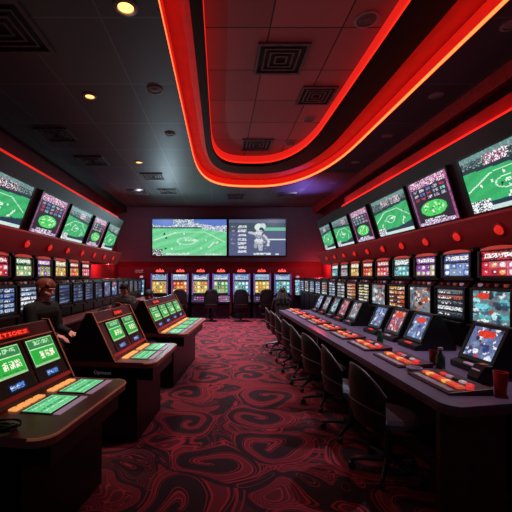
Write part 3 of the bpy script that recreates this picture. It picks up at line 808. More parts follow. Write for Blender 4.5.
# ------------------------------------------------------------------ back row of slot machines (front faces -Y)
def back_machine(label, loc, pal, pal2):
    t = thing('slot_machine', label, 'slot machine', loc, 0, 'row of slot machines at the back wall'); h = 0.33
    mb = MB(); mb.prism([(-0.02, 0.0), (-0.02, 0.52), (-0.26, 0.60), (-0.26, 0.66), (-0.04, 0.86), (0.0, 1.74), (0.46, 1.74), (0.46, 0.0)], -h, h, 'X', 0.008)
    mb.build('cabinet', mat_back, t)
    s = 0.27
    screen('top_screen', pic_rows(pal2, 22, 10, 1, 2, (150, 170, 190)), (-s, -0.012, 1.47), (2 * s, 0, 0), (0, 0, 0.22), t)
    screen('main_screen', pic_reels(pal, 4, 3, 24, 20, False), (-s, -0.036, 0.98), (2 * s, 0.0, 0), (0, 0.014, 0.44), t)
    for (x0, x1) in ((-h, -s - 0.012), (s + 0.012, h)):
        mb = MB(); mb.prism([(-0.060, 0.9), (-0.022, 1.72), (-0.004, 1.72), (-0.041, 0.9)], x0 + 0.005, x1 - 0.002, 'X'); mb.build('side_light', 'sidelight', t)
    # deck of buttons
    for r_ in range(2):
        for k in range(5):
            mb = MB(); x = -0.2 + 0.1 * k; yy = -0.10 - 0.075 * r_; zz = 0.66 + (yy + 0.26) * (0.20 / 0.22)
            mb.box(x - 0.032, x + 0.032, yy - 0.022, yy + 0.022, zz - 0.012, zz + 0.014, 0.006)
            mb.build('button', ['purpbtn', 'whtbtn', 'purpbtn', 'redbtn'][(k + r_) % 4], t)
    # neon topper: a small crown of tubes
    mb = MB()
    mb.tube([(-0.15, 0.12, 1.80), (-0.10, 0.12, 1.87), (-0.05, 0.12, 1.82), (0.0, 0.12, 1.90), (0.05, 0.12, 1.82), (0.10, 0.12, 1.87), (0.15, 0.12, 1.80)], 0.020, 8)
    mb.tube([(-0.13, 0.12, 1.80), (0.13, 0.12, 1.80)], 0.014, 8)
    mb.build('neon_topper', 'neon', t, True)
    mb = MB(); mb.box(-0.16, 0.16, 0.08, 0.16, 1.742, 1.787, 0.006); mb.build('topper_base', 'black', t)
mat_back = mat('indigo_cabinet', rgb(34, 28, 52), 0.35)
M['sidelight'] = mat('violet_side_light', rgb(120, 90, 190), 0.4, emit=(0.25, 0.18, 0.7, 1), es=0.35)
bp = ['gold and orange', 'red and amber', 'gold and orange', 'green and cream', 'cyan and teal', 'gold and orange', 'cyan and teal']
for k in range(7):
    x = (159 - 220) / 26.2 + k * (124 / 6 / 26.2)
    back_machine('indigo back slot machine, red neon crown, %s reels, %s from left' % (bp[k], ordinal(k)), (x, 13.45, 0), bp[k], 'blue and white')
for x, lab in ((-2.98, 'narrow lit kiosk at the left end of the back slot row'), (2.95, 'narrow lit kiosk at the right end of the back slot row')):
    t = thing('kiosk', lab, 'kiosk', (x, 13.3, 0), 0, 'narrow kiosks beside the back row')
    mb = MB(); mb.prism([(-0.12, 0), (-0.10, 0.8), (-0.16, 0.9), (-0.06, 1.50), (0.12, 1.55), (0.12, 0)], -0.15, 0.15, 'X', 0.006); mb.build('cabinet', mat_back, t)
    screen('screen', pic_rows('cyan and teal', 12, 26, 1, 6, (110, 150, 180)), (-0.11, -0.160, 0.92), (0.22, 0, 0), (0, 0.096, 0.56), t)
    mb = MB(); mb.ellipsoid((0, -0.01, 1.60), (0.07, 0.05, 0.045)); mb.build('beacon', 'whtbtn', t, True)

# ------------------------------------------------------------------ right counter
cp = [(1.44, 8.55), (1.44, 2.36)]
for k in range(7):
    a = math.pi + math.pi / 2 * k / 6 * 0.86
    cp.append((1.56 + 0.12 * math.cos(a), 2.33 + 0.12 * math.sin(a)))
cp += [(2.83, 2.44), (2.83, 8.55)]
cp = cp[::-1]
t = thing('counter', 'long plum-topped gaming counter running along the right slot machines', 'counter', (0, 0, 0))
mb = MB(); mb.prism(cp, 0.775, 0.80, 'Z'); mb.build('worktop', 'counter', t)
mb = MB(); cx_, cy_ = 2.0, 5.5
mb.prism(cp, 0.735, 0.7745, 'Z'); mb.build('edge_band', 'ctredge', t)
mb = MB(); mb.prism([(1.98, 2.62), (2.80, 2.66), (2.80, 8.5), (1.98, 8.5)], 0.0, 0.733, 'Z'); mb.build('base_panel', 'cab', t)
for yy in (2.44, 5.47, 8.4):
    mb = MB(); mb.box(1.52, 1.975, yy - 0.025, yy + 0.025, 0.0, 0.733, 0.005); mb.build('support_panel', 'housing', t)
# left counter
t = thing('counter', 'brown-topped ledge counter in front of the left slot machines', 'counter', (0, 0, 0))
mb = MB(); mb.box(-2.84, -2.42, 4.5, 12.9, 0.845, 0.88, 0.006); mb.build('worktop', 'brown', t)
mb = MB(); mb.box(-2.83, -2.6, 4.55, 12.85, 0.0, 0.844); mb.build('base_panel', 'cab', t)

# ------------------------------------------------------------------ player terminals on the right counter
tpal = ['blue and white', 'blue and white', 'crimson and pink', 'blue and white', 'grey and rust', 'crimson and pink', 'cyan and teal', 'grey and rust', 'blue and white']
for i, (y, lab) in enumerate([(3.07, 'largest'), (4.07, 'second'), (4.57, 'third'), (5.08, 'fourth'), (5.98, 'fifth'), (6.5, 'sixth'), (7.02, 'seventh'), (7.55, 'eighth'), (8.1, 'ninth')]):
    label = 'black player terminal with tilted screen on the right counter, %s from the near end' % ordinal(i)
    t = thing('player_terminal', label, 'gaming terminal', (2.28, y, 0.80), 0, 'player terminals on the right counter')
    w = 0.44 if i == 0 else 0.40; h = w / 2
    mb = MB(); mb.prism([(-0.12, 0.0), (-0.12, 0.05), (-0.045, 0.075), (0.105, 0.40), (0.16, 0.40), (0.34, 0.04), (0.34, 0.0)], -h, h, 'Y', 0.008); mb.build('housing', 'black', t)
    d = Vector((0.15, 0, 0.325)); n = Vector((-0.325, 0, 0.15)).normalized()
    p0 = Vector((-0.045, 0, 0.075)) + d * 0.12 + n * 0.004
    s = h - 0.05
    screen('screen', pic_mosaic(tpal[i], 30, 26, [(0.5, 0.2, 0.3, 0.13, (224, 60, 40))] if i in (0, 1, 2) else (), (50, 44, 84), 45), p0 + Vector((0, s, 0)), (0, -2 * s, 0), d * 0.78, t)
    mb = MB()
    for ya, yb, u0, u1 in ((-h + 0.01, h - 0.01, 0.02, 0.11), (-h + 0.01, h - 0.01, 0.91, 0.98), (-h + 0.01, -s - 0.003, 0.11, 0.91), (s + 0.003, h - 0.01, 0.11, 0.91)):
        q = Vector((-0.045, 0, 0.075)); c = [q + d * u + n * e + Vector((0, yy, 0)) for e in (0.001, 0.013) for (yy, u) in ((ya, u0), (yb, u0), (yb, u1), (ya, u1))]
        v, f = mb._add(c, [(0, 1, 2, 3), (7, 6, 5, 4), (0, 4, 5, 1), (1, 5, 6, 2), (2, 6, 7, 3), (3, 7, 4, 0)]); bmesh.ops.recalc_face_normals(mb.bm, faces=f)
    mb.build('bezel', 'gloss', t)
    mb = MB(); mb.box(-0.105, -0.065, -0.06, 0.06, 0.052, 0.066, 0.004); mb.build('card_slot', 'redbtn' if i % 2 else 'lilac', t)

# ------------------------------------------------------------------ button decks on the counter
deck0 = thing('button_deck', 'lit button deck with orange keys, first from the near end of the right counter', 'control panel', (1.74, 2.70, 0.80), 0, 'button decks on the right counter')
mb = MB(); mb.prism([(-0.15, 0.0), (-0.15, 0.016), (0.16, 0.045), (0.16, 0.0)], -0.27, 0.27, 'Y', 0.005); mb.build('deck_body', 'housing', deck0)
for k in range(9):
    mb = MB(); yy = -0.20 + 0.05 * k; mb.box(-0.055, 0.0, yy - 0.020, yy + 0.020, 0.026, 0.046, 0.006); mb.build('button', ['orgbtn', 'redbtn', 'orgbtn', 'yelbtn'][k % 4], deck0)
for k in range(5):
    mb = MB(); yy = -0.17 + 0.075 * k; mb.box(0.05, 0.085, yy - 0.025, yy + 0.025, 0.034, 0.050, 0.005); mb.build('button', ['redbtn', 'whtbtn', 'black', 'lilac', 'redbtn'][k], deck0)
mb = MB(); mb.box(-0.135, -0.085, -0.24, 0.22, 0.0165, 0.026, 0.003); mb.build('card_strip', 'strip', deck0)
mb = MB(); mb.lathe([(0.001, 0.03), (0.022, 0.03), (0.025, 0.042), (0.02, 0.054), (0.001, 0.058)], 0.02, -0.235, 18); mb.build('knob', 'redbtn', deck0, True)
for i, y in enumerate([3.42, 4.12, 4.82, 5.52, 6.22, 6.92, 7.62, 8.25]):
    dup(deck0, (1.74 if i else 1.76, y, 0.80), 0, 'lit button deck with orange keys, %s from the near end of the right counter' % ordinal(i + 1))

# small things on the counter
def cup(name, label, cat, x, y, z, r, h, m, lid=None):
    t = thing(name, label, cat, (x, y, z))
    mb = MB(); mb.lathe([(0.001, 0.0), (r * 0.78, 0.0), (r, h), (r * 0.93, h), (r * 0.72, 0.008), (0.001, 0.008)], seg=24); mb.build('cup_body', m, t, True)
    mb = MB(); mb.tube([(r * 0.97 * math.cos(a * math.pi / 12), r * 0.97 * math.sin(a * math.pi / 12), h + 0.001) for a in range(24)], 0.004, 6, True); mb.build('rim', lid or m, t, True)
cup('drink_cup', 'bright red cup at the near end of the right counter', 'cup', 1.98, 2.47, 0.80, 0.045, 0.15, 'redcup')
cup('drink_cup', 'dark red cup behind the second button deck', 'cup', 2.0, 3.28, 0.80, 0.038, 0.13, 'darkredcup')
t = thing('bottle', 'small green glass bottle with pale cap left of the largest terminal', 'bottle', (2.06, 3.42, 0.80))
t.location = (2.03, 3.13, 0.80)
t.location = (1.99, 3.16, 0.80)
mb = MB(); mb.lathe([(0.001, 0.0), (0.036, 0.0), (0.038, 0.01), (0.038, 0.10), (0.016, 0.14), (0.014, 0.165), (0.001, 0.165)], seg=20); mb.build('glass_body', 'green', t, True)
mb = MB(); mb.lathe([(0.001, 0.166), (0.020, 0.166), (0.020, 0.185), (0.001, 0.185)], seg=16); mb.build('cap', 'strip', t, True)
t = thing('bottle', 'small green bottle beside the second terminal', 'bottle', (1.98, 4.33, 0.80))
for n_, m_, pr in (('glass_body', 'green', [(0.001, 0.0), (0.034, 0.0), (0.036, 0.01), (0.036, 0.09), (0.015, 0.13), (0.013, 0.15), (0.001, 0.15)]), ('cap', 'strip', [(0.001, 0.151), (0.018, 0.151), (0.018, 0.168), (0.001, 0.168)])):
    mb = MB(); mb.lathe(pr, seg=18); mb.build(n_, m_, t, True)
t = thing('ashtray', 'round silver ashtray between the first two button decks', 'ashtray', (1.70, 3.06, 0.80))
mb = MB(); mb.lathe([(0.001, 0.0), (0.050, 0.0), (0.064, 0.026), (0.058, 0.030), (0.044, 0.010), (0.001, 0.010)], seg=26); mb.build('dish', 'strip', t, True)
mb = MB(); mb.tube([(0.061 * math.cos(a * math.pi / 12), 0.061 * math.sin(a * math.pi / 12), 0.030) for a in range(24)], 0.004, 6, True); mb.build('rim', 'strip', t, True)
t = thing('card_reader', 'black card reader box beside the red cup', 'card reader', (1.98, 2.60, 0.80))
t.location = (1.97, 2.62, 0.80)
t.location = (2.02, 2.72, 0.80)
mb = MB(); mb.prism([(-0.06, 0), (-0.06, 0.05), (0.0, 0.14), (0.06, 0.14), (0.06, 0)], -0.06, 0.06, 'Y', 0.005); mb.build('reader_body', 'black', t)
mb = MB(); mb.box(-0.035, -0.030, -0.04, 0.04, 0.10, 0.108); mb.build('slot', 'lilac', t)
mb = MB(); mb.box(0.0, 0.05, -0.03, 0.03, 0.1405, 0.147, 0.002); mb.build('tag', 'gold', t)

# ------------------------------------------------------------------ counter chairs (front faces +X)
def make_bucket(label, loc):
    t = thing('swivel_chair', label, 'chair', loc, 0, 'black swivel chairs at the right counter')
    mb = MB(); mb.lathe([(0.001, 0.43), (0.20, 0.43), (0.235, 0.45), (0.24, 0.485), (0.21, 0.51), (0.001, 0.515)], 0.03, 0, 28, 1.0, 0.98); mb.build('seat', 'seat', t, True)
    top = lambda u: 0.90 - 0.20 * abs(2 * u - 1) ** 2.2
    mb = MB(); mb.shell(0.03, 0, 0.248, R(122), R(238), 0.44, top, 0.035, 26, 6, 0.03); mb.build('backrest', 'leather', t, True)
    def arc(z, rr, a0=R(122), a1=R(238), n=24): return [(0.03 + rr * math.cos(a0 + (a1 - a0) * k / n), rr * math.sin(a0 + (a1 - a0) * k / n), z(k / n)) for k in range(n + 1)]
    mb = MB(); mb.tube(arc(lambda u: top(u) + 0.006, 0.292), 0.011, 7); mb.build('top_piping', 'rim', t, True)
    mb = MB(); mb.tube(arc(lambda u: 0.62 - 0.05 * abs(2 * u - 1) ** 2, 0.300), 0.007, 6); mb.build('middle_piping', 'rim', t, True)
    mb = MB(); mb.lathe([(0.001, 0.10), (0.045, 0.10), (0.03, 0.16), (0.026, 0.40), (0.10, 0.428), (0.001, 0.428)], 0.03, 0, 18); mb.build('column', 'darkmetal', t, True)
    for k in range(5):
        a = 2 * math.pi * k / 5 + 0.3; c, s = math.cos(a), math.sin(a)
        mb = MB(); mb.tube([(0.03 + 0.04 * c, 0.04 * s, 0.12), (0.03 + 0.17 * c, 0.17 * s, 0.10), (0.03 + 0.29 * c, 0.29 * s, 0.075)], [0.024, 0.02, 0.014], 8); lg = mb.build('leg', 'darkmetal', t, True)
        mb = MB(); x, y = 0.03 + 0.28 * c, 0.28 * s
        mb.tube([(x - 0.018 * s, y + 0.018 * c, 0.030), (x + 0.018 * s, y - 0.018 * c, 0.030)], 0.029, 14); mb.build('caster', 'black', lg, True)
    return t
ch = None
for i, (x, y, rz) in enumerate([(1.36, 2.90, 4), (1.33, 3.62, -6), (1.31, 4.42, 8), (1.30, 5.12, -4), (1.30, 5.82, 6), (1.30, 6.52, -5), (1.30, 7.22, 3), (1.30, 7.92, -3)]):
    label = 'black bucket swivel chair pushed to the right counter, %s from the camera' % ordinal(i)
    if ch is None: ch = make_bucket(label, (x, y, 0)); ch.rotation_euler = (0, 0, R(rz))
    else: dup(ch, (x, y, 0), R(rz), label)

# tall casino chairs (front faces +Y)
def make_tall(label, loc, rz, group):
    t = thing('casino_chair', label, 'chair', loc, rz, group)
    mb = MB(); mb.box(-0.24, 0.24, -0.20, 0.24, 0.46, 0.56, 0.035); mb.build('seat', 'leather', t, True)
    pr = [(-0.22, 0.50), (-0.27, 0.75), (-0.25, 1.0), (-0.19, 1.12), (-0.08, 1.165), (0.08, 1.165), (0.19, 1.12), (0.25, 1.0), (0.27, 0.75), (0.22, 0.50)]
    mb = MB(); mb.prism(pr, -0.29, -0.205, 'Y', 0.02); mb.build('backrest', 'leather', t, True)
    mb = MB(); mb.tube([(-0.2, -0.297, 0.62), (-0.235, -0.297, 0.78), (-0.215, -0.297, 0.99), (-0.12, -0.297, 1.10), (0.12, -0.297, 1.10), (0.215, -0.297, 0.99), (0.235, -0.297, 0.78), (0.2, -0.297, 0.62)], 0.007, 6, True); mb.build('piping', 'black', t, True)
    mb = MB(); mb.lathe([(0.001, 0.035), (0.06, 0.035), (0.035, 0.09), (0.032, 0.44), (0.12, 0.459), (0.001, 0.459)], 0, 0.02, 18); mb.build('column', 'darkmetal', t, True)
    mb = MB(); mb.lathe([(0.001, 0.0), (0.24, 0.0), (0.24, 0.012), (0.08, 0.034), (0.001, 0.034)], 0, 0.02, 28); mb.build('base_plate', 'darkmetal', t, True)
    mb = MB(); mb.tube([(0.17 * math.cos(a * math.pi / 12), 0.02 + 0.17 * math.sin(a * math.pi / 12), 0.26) for a in range(24)], 0.010, 7, True)
    for a in (0, 2.09, 4.19): mb.tube([(0.03 * math.cos(a), 0.02 + 0.03 * math.sin(a), 0.26), (0.165 * math.cos(a), 0.02 + 0.165 * math.sin(a), 0.26)], 0.008, 6)
    mb.build('footrest', 'darkmetal', t, True)
    return t
tc0 = None
for i, px in enumerate([180.5, 211.5, 240.5, 266]):
    lab = 'black high-backed chair facing the back slot machines, %s from the left' % ordinal(i)
    loc = ((px - 220) / 27.6, 12.65, 0)
    if tc0 is None: tc0 = make_tall(lab, loc, 0, 'high-backed chairs at the back slot row')
    else: dup(tc0, loc, 0, lab)
dup(tc0, (-2.02, 5.35, 0), R(90), 'black high-backed chair turned to the left counter, behind the auburn-haired person', 'high-backed chairs at the left counter')
dup(tc0, (-1.86, 6.85, 0), R(80), 'black high-backed chair behind the farthest console, beside the left counter', 'high-backed chairs at the left counter')

# ------------------------------------------------------------------ betting consoles (front faces +X, length along +Y)
M['logo'] = mat('grey_lettering', rgb(150, 146, 150), 0.5, emit=(0.3, 0.3, 0.32, 1), es=0.12)
def text_mesh(name, s, size, mtx, m, parent):
    cu = bpy.data.curves.new(name, 'FONT'); cu.body = s; cu.size = size; cu.extrude = 0.0008; cu.resolution_u = 2
    tmp = bpy.data.objects.new(name, cu); C.objects.link(tmp)
    bpy.context.view_layer.update()
    me = bpy.data.meshes.new_from_object(tmp.evaluated_get(bpy.context.evaluated_depsgraph_get()))
    bpy.data.objects.remove(tmp)
    me.transform(mtx); me.name = name; me.materials.clear(); me.materials.append(M[m])
    o = bpy.data.objects.new(name, me); C.objects.link(o); o.parent = parent
    return o

def console(label, loc, yaw, L, seats, sign, depth=0.47, logo=True, sw=0.46, end=0.03, marg=0.045, front=0.13):
    t = thing('betting_console', label, 'betting console', loc, -R(yaw), 'betting consoles along the left of the aisle')
    r = 0.11; D = depth
    # table slab with rounded front corners
    pts = [(-D - 0.50, 0.0)]
    for (cx, cy, a0) in ((-r, r, -90), (-r, L - r, 0)):
        for k in range(7):
            a = R(a0 + 90 * k / 6); pts.append((cx + r * math.cos(a), cy + r * math.sin(a)))
    pts.append((-D - 0.50, L))
    mb = MB(); mb.prism(pts, 0.748, 0.80, 'Z'); tt = mb.build('table_top', 'brown', t)
    mb = MB(); mb.tube([(x, y, 0.794) for x, y in pts[1:-1]], 0.008, 6); mb.build('edge_trim', 'copper', tt, True)
    mb = MB(); mb.box(-D - 0.47, -0.20, 0.07, L - 0.07, 0.0, 0.747, 0.012); mb.build('base_cabinet', 'cab', t)
    mb = MB(); mb.box(-0.19, -0.05, 0.10, L - 0.10, 0.60, 0.746, 0.01); mb.build('apron', 'black', t)
    # wedge
    b0 = Vector((-D, 0, 0.815)); top = Vector((-D - 0.21, 0, 1.265))
    mb = MB(); mb.prism([(-D + 0.012, 0.802), (-D, 0.83), (-D - 0.21, 1.265), (-D - 0.25, 1.265), (-D - 0.49, 0.802)], 0.012, L - 0.012, 'Y', 0.006); mb.build('upright_housing', 'housing', t)
    for ye, yt in ((0.0, -0.001), (L - 0.011, L + 0.001)):
        mb = MB(); mb.prism([(-D + 0.03, 0.801), (-D + 0.012, 0.835), (-D - 0.20, 1.275), (-D - 0.262, 1.275), (-D - 0.50, 0.801)], ye, ye + 0.011, 'Y'); sp = mb.build('side_panel', 'black', t)
        mb = MB(); mb.tube([(-D + 0.03, yt, 0.805), (-D + 0.013, yt, 0.836), (-D - 0.20, yt, 1.274), (-D - 0.262, yt, 1.274)], 0.005, 6); mb.build('copper_edge', 'copper', sp, True)
    d = Vector((-0.21, 0, 0.435)); q = Vector((-D, 0, 0.83)); n = Vector((0.435, 0, 0.21)).normalized()
    def slab(name, y0, y1, u0, u1, e0, e1, m, par=t):
        mb = MB(); c = [q + d * u + n * e + Vector((0, yy, 0)) for e in (e0, e1) for (yy, u) in ((y0, u0), (y1, u0), (y1, u1), (y0, u1))]
        v, f = mb._add(c, [(0, 1, 2, 3), (7, 6, 5, 4), (0, 4, 5, 1), (1, 5, 6, 2), (2, 6, 7, 3), (3, 7, 4, 0)]); bmesh.ops.recalc_face_normals(mb.bm, faces=f)
        return mb.build(name, m, par)
    def scr(name, im, y0, y1, u0, u1, e, par=t, m='screen'):
        return screen(name, im, q + d * u0 + n * e + Vector((0, y0, 0)), (0, y1 - y0, 0), d * (u1 - u0), par, m)
    slab('header_rail', 0.02, L - 0.02, 0.775, 0.79, 0.002, 0.010, 'copper')
    if sign:
        s0, s1 = sign[1], sign[2]
        slab('sign_box', s0 - 0.01, s1 + 0.01, 0.825, 0.955, 0.002, 0.008, 'black')
        scr('led_sign', pic_sign(sign[0]), s0, s1, 0.84, 0.94, 0.0095, t, 'sign')
    slab('lower_rail', 0.02, L - 0.02, 0.0, 0.06, 0.002, 0.018, 'soffit')
    for k in range(seats):
        y0 = L - end - sw * (seats - k); y1 = y0 + sw; m0 = marg
        fr = slab('display_frame', y0 + m0 - 0.022, y1 - m0 + 0.022, 0.27, 0.755, 0.002, 0.008, 'gloss')
        scr('display', pic_green(var=k), y0 + m0, y1 - m0, 0.30, 0.73, 0.0095)
        slab('small_display_frame', y0 + m0 - 0.022, y1 - m0 + 0.022, 0.075, 0.255, 0.002, 0.007, 'gloss')
        scr('small_display', pic_small(), y0 + sw * 0.30, y0 + sw * 0.72, 0.10, 0.215, 0.0085)
        # on the table
        u0, u1 = y0 + 0.03, y1 - 0.045
        for j in range(4):
            mb = MB(); ya = u0 + (u1 - u0) * j / 4; yb = ya + (u1 - u0) / 4 - 0.018
            mb.box(-D + 0.035, -D + 0.092, ya, yb, 0.8005, 0.812, 0.004); mb.build('button', 'yelbtn', t)
        mb = MB(); mb.box(-D + 0.122, -front + 0.010, u0 - 0.012, u1 + 0.012, 0.8005, 0.8055); mb.build('touch_frame', 'gloss', t)
        screen('touch_screen', pic_touch(), (-front, u0, 0.807), (0, u1 - u0, 0), (-D + 0.132 + front, 0, 0), t)
        mb = MB(); mb.box(-front + 0.02, -front + 0.065, u0 - 0.005, u1 + 0.01, 0.8005, 0.806, 0.002); mb.build('card_strip', 'lilac', t)
    if logo:
        mt = Matrix.Translation((-D - 0.22, 0.068, 0.66)) @ Matrix.Rotation(R(90), 4, 'X')
        text_mesh('nameplate', 'Opmeus', 0.052, mt, 'logo', t)
    return t
console('nearest betting console with red LED header and two large green displays', (-0.875, 1.77, 0), 8.3, 1.05, 2, ('MUITIOES', 0.36, 0.78), 0.51, False, 0.375, 0.02, 0.04, 0.19)
console('middle betting console with two green displays, standing behind the nearest one', (-0.62, 3.33, 0), 5.8, 1.0, 2, ('OIM', 0.46, 0.70), 0.42, True, 0.42, 0.04, 0.055, 0.13)
console('farthest and longest betting console with four green displays', (-0.486, 5.0, 0), 6.2, 1.93, 4, ('OIME', 0.36, 0.70), 0.42, True, 0.465, 0.035, 0.045, 0.12)

# coiled cable on the nearest console
mb = MB(); pts = []
for k in range(150):
    a = k * 2 * math.pi / 25; rr = 0.066 + 0.016 * math.sin(a * 0.37 + 1)
    pts.append((-1.165 + rr * 1.15 * math.cos(a), 1.865 + rr * 0.8 * math.sin(a + 0.2), 0.812 + 0.030 * (0.5 + 0.5 * math.sin(a * 0.71)) ))
mb.tube(pts, 0.005, 6); tag(mb.build('coiled_cable', 'gloss', None, True), 'coil of black cable lying on the nearest console table', 'cable')

# small dim plaque on back wall
t = thing('wall_plaque', 'small dim plaque on the maroon back wall, left of the slot row', 'plaque', (-3.3, YB - 0.004, 1.82))
mb = MB(); mb.box(-0.20, 0.20, -0.018, 0.0, -0.09, 0.09, 0.004); mb.build('plate', 'housing', t)
im = Img(20, 8, (60, 30, 40)); im.text(0.05, 0.1, 0.95, 0.4, (120, 90, 96), 0.5).text(0.05, 0.6, 0.95, 0.9, (110, 80, 90), 0.5)
screen('plate_face', im, (-0.18, -0.0195, -0.07), (0.36, 0, 0), (0, 0, 0.14), t)

# ------------------------------------------------------------------ people (local front faces +Y)
def person(label, loc, rz, hs, skin, top, leg, hair, hairstyle, lean=0.08, headtilt=0.0, arms='lap', foot=0.0, vox=0.007, bulk=1.0):
    t = bpy.data.objects.new('person', None)
    P = []   # capsules: p0, p1, r0, r1, material key
    cap = lambda a, b_, r0, r1, m: P.append((Vector(a), Vector(b_), r0, r1, m))
    zp = hs + 0.10
    for s in (-1, 1): cap((s * 0.075, -0.01, zp), (s * 0.085, 0.02, zp + 0.02), 0.105, 0.10, leg)
    for k in range(17):
        f = k / 16; w = (0.055 + 0.045 * math.sin(f * math.pi * 0.5)) * bulk; r = (0.116 - 0.008 * math.sin(f * math.pi)) * (0.5 + 0.5 * bulk)
        cap((-w, lean * (0.15 + 0.85 * f), zp + 0.06 + 0.32 * f), (w, lean * (0.15 + 0.85 * f), zp + 0.06 + 0.32 * f), r, r, top)
    cap((-0.14 * bulk, lean, zp + 0.42), (0.14 * bulk, lean, zp + 0.42), 0.075, 0.075, top)
    for s in (-1, 1): cap((s * 0.03, lean - 0.01, zp + 0.475), (s * 0.14 * bulk, lean, zp + 0.45), 0.045, 0.050, top)
    cap((0, lean, zp + 0.45), (0, lean + 0.02, zp + 0.53), 0.070, 0.055, skin)
    cuffs = []
    hc = Vector((0, lean + 0.045, zp + 0.635))
    ht = Matrix.Rotation(headtilt, 3, 'X')
    H = lambda x, y, z: hc + ht @ Vector((x, y, z))
    cap(H(0, -0.02, 0.03), H(0, 0.015, 0.03), 0.088, 0.082, skin)
    cap(H(0, 0.02, -0.03), H(0, 0.035, -0.065), 0.070, 0.046, skin)
    cap(H(0, 0.055, -0.085), H(0, 0.062, -0.088), 0.028, 0.026, skin)
    cap(H(0, 0.086, 0.018), H(0, 0.100, -0.020), 0.009, 0.0135, skin)
    for s in (-1, 1):
        cap(H(s * 0.085, -0.01, 0.015), H(s * 0.088, -0.012, -0.02), 0.018, 0.013, skin)
        cap(H(s * 0.045, 0.055, -0.02), H(s * 0.03, 0.07, -0.03), 0.03, 0.024, skin)
        cap(H(s * 0.05, 0.076, 0.036), H(s * 0.015, 0.088, 0.036), 0.012, 0.012, skin)
    cap(H(-0.018, 0.076, -0.056), H(0.018, 0.076, -0.056), 0.0095, 0.0095, 'lip')
    cap(H(0, 0.03, -0.05), H(0, 0.05, -0.06), 0.040, 0.034, skin)
    for s in (-1, 1):
        sh = Vector((s * 0.185 * bulk, lean, zp + 0.425))
        if arms == 'lap':
            el = Vector((s * 0.235, lean + 0.06, zp + 0.16)); wr = Vector((s * 0.13, lean + 0.27, zp + 0.125)); hd = Vector((s * -0.15, 0.9, -0.28))
        elif arms == 'up':
            el = Vector((s * 0.23, lean + 0.12, zp + 0.19)); wr = Vector((s * 0.07, lean + 0.30, zp + 0.30)); hd = Vector((s * -0.45, 0.55, 0.6))
        else:
            el = Vector((s * 0.235, lean + 0.14, zp + 0.20)); wr = Vector((s * 0.15, lean + 0.38, zp + 0.25)); hd = Vector((s * -0.1, 0.98, -0.05))
        hd.normalize()
        cap(sh, el, 0.066 * bulk, 0.050 * bulk, top); cap(el, wr, 0.050 * bulk, 0.036, top); cuffs.append((wr, (wr - el).normalized())); cap(wr, wr + hd * 0.02, 0.030, 0.028, skin)
        pal = wr + hd * 0.035
        side = hd.cross(Vector((0, 0, 1))).normalized() * s; nor = side.cross(hd).normalized() * s
        if nor.z < 0: nor = -nor
        cap(pal - side * 0.018, pal + hd * 0.05 - side * 0.022, 0.019, 0.017, skin); cap(pal + side * 0.018, pal + hd * 0.05 + side * 0.020, 0.019, 0.017, skin)
        for j, ln in enumerate((0.070, 0.080, 0.074, 0.058)):
            b0 = pal + hd * 0.058 + side * (-0.030 + 0.020 * j)
            k1 = b0 + hd * ln * 0.5 - nor * ln * 0.12; k2 = k1 + hd * ln * 0.42 - nor * ln * 0.36
            cap(b0, k1, 0.0095, 0.009, skin); cap(k1, k2, 0.009, 0.008, skin)
        tb = pal - side * 0.030; t1 = tb - side * 0.026 + hd * 0.032 - nor * 0.008; t2 = t1 + hd * 0.030 - nor * 0.010
        cap(tb, t1, 0.013, 0.011, skin); cap(t1, t2, 0.011, 0.0095, skin)
        kn = Vector((s * 0.14, 0.42, zp + 0.005)); an = Vector((s * 0.14, 0.40, foot + 0.085))
        if zp - foot - 0.09 > 0.46: an.z = foot + 0.085
        cap((s * 0.085, 0.03, zp), kn, 0.092, 0.064, leg); cap(kn, an, 0.062, 0.042, leg)
        cap(an + Vector((0, -0.03, -0.045)), an + Vector((0, 0.14, -0.052)), 0.036, 0.030, 'shoe')
        cap(an, an + Vector((0, 0.02, -0.03)), 0.042, 0.038, 'shoe')
    mb = MB()
    for (a, b_, r0, r1, m) in P: mb.capsule(a, b_, r0, r1, 14)
    me = mb.mesh('person'); tmp = bpy.data.objects.new('person', me); C.objects.link(tmp)
    md = tmp.modifiers.new('r', 'REMESH'); md.mode = 'VOXEL'; md.voxel_size = vox
    sm = tmp.modifiers.new('s', 'SMOOTH'); sm.factor = 0.5; sm.iterations = 2
    bpy.context.view_layer.update()
    nm = bpy.data.meshes.new_from_object(tmp.evaluated_get(bpy.context.evaluated_depsgraph_get()))
    bpy.data.objects.remove(tmp)
    keys = list(dict.fromkeys(p[4] for p in P)); nm.materials.clear()
    for k in keys: nm.materials.append(M[k])
    cent = np.empty(len(nm.polygons) * 3); nm.polygons.foreach_get('center', cent); cent = cent.reshape(-1, 3)
    best = np.full(len(cent), 1e9); idx = np.zeros(len(cent), dtype=np.int32)
    for (a, b_, r0, r1, m) in P:
        a_, d_ = np.array(a), np.array(b_ - a); L2 = max(1e-9, float(d_ @ d_))
        tt = np.clip(((cent - a_) @ d_) / L2, 0, 1); dist = np.linalg.norm(cent - a_ - tt[:, None] * d_, axis=1) - (r0 + (r1 - r0) * tt)
        w = dist < best; best[w] = dist[w]; idx[w] = keys.index(m)
    nm.polygons.foreach_set('material_index', idx); nm.polygons.foreach_set('use_smooth', np.ones(len(cent), dtype=bool))
    nm.update()
    o = bpy.data.objects.new('person', nm); C.objects.link(o); bpy.data.objects.remove(t)
    o.location = loc; o.rotation_euler = (0, 0, rz); tag(o, label, 'person')
    mb = MB()
    for s in (-1, 1): mb.ellipsoid(H(s * 0.033, 0.088, 0.014), (0.012, 0.008, 0.008), 10, 8)
    mb.build('eyes', 'eye', o, True)
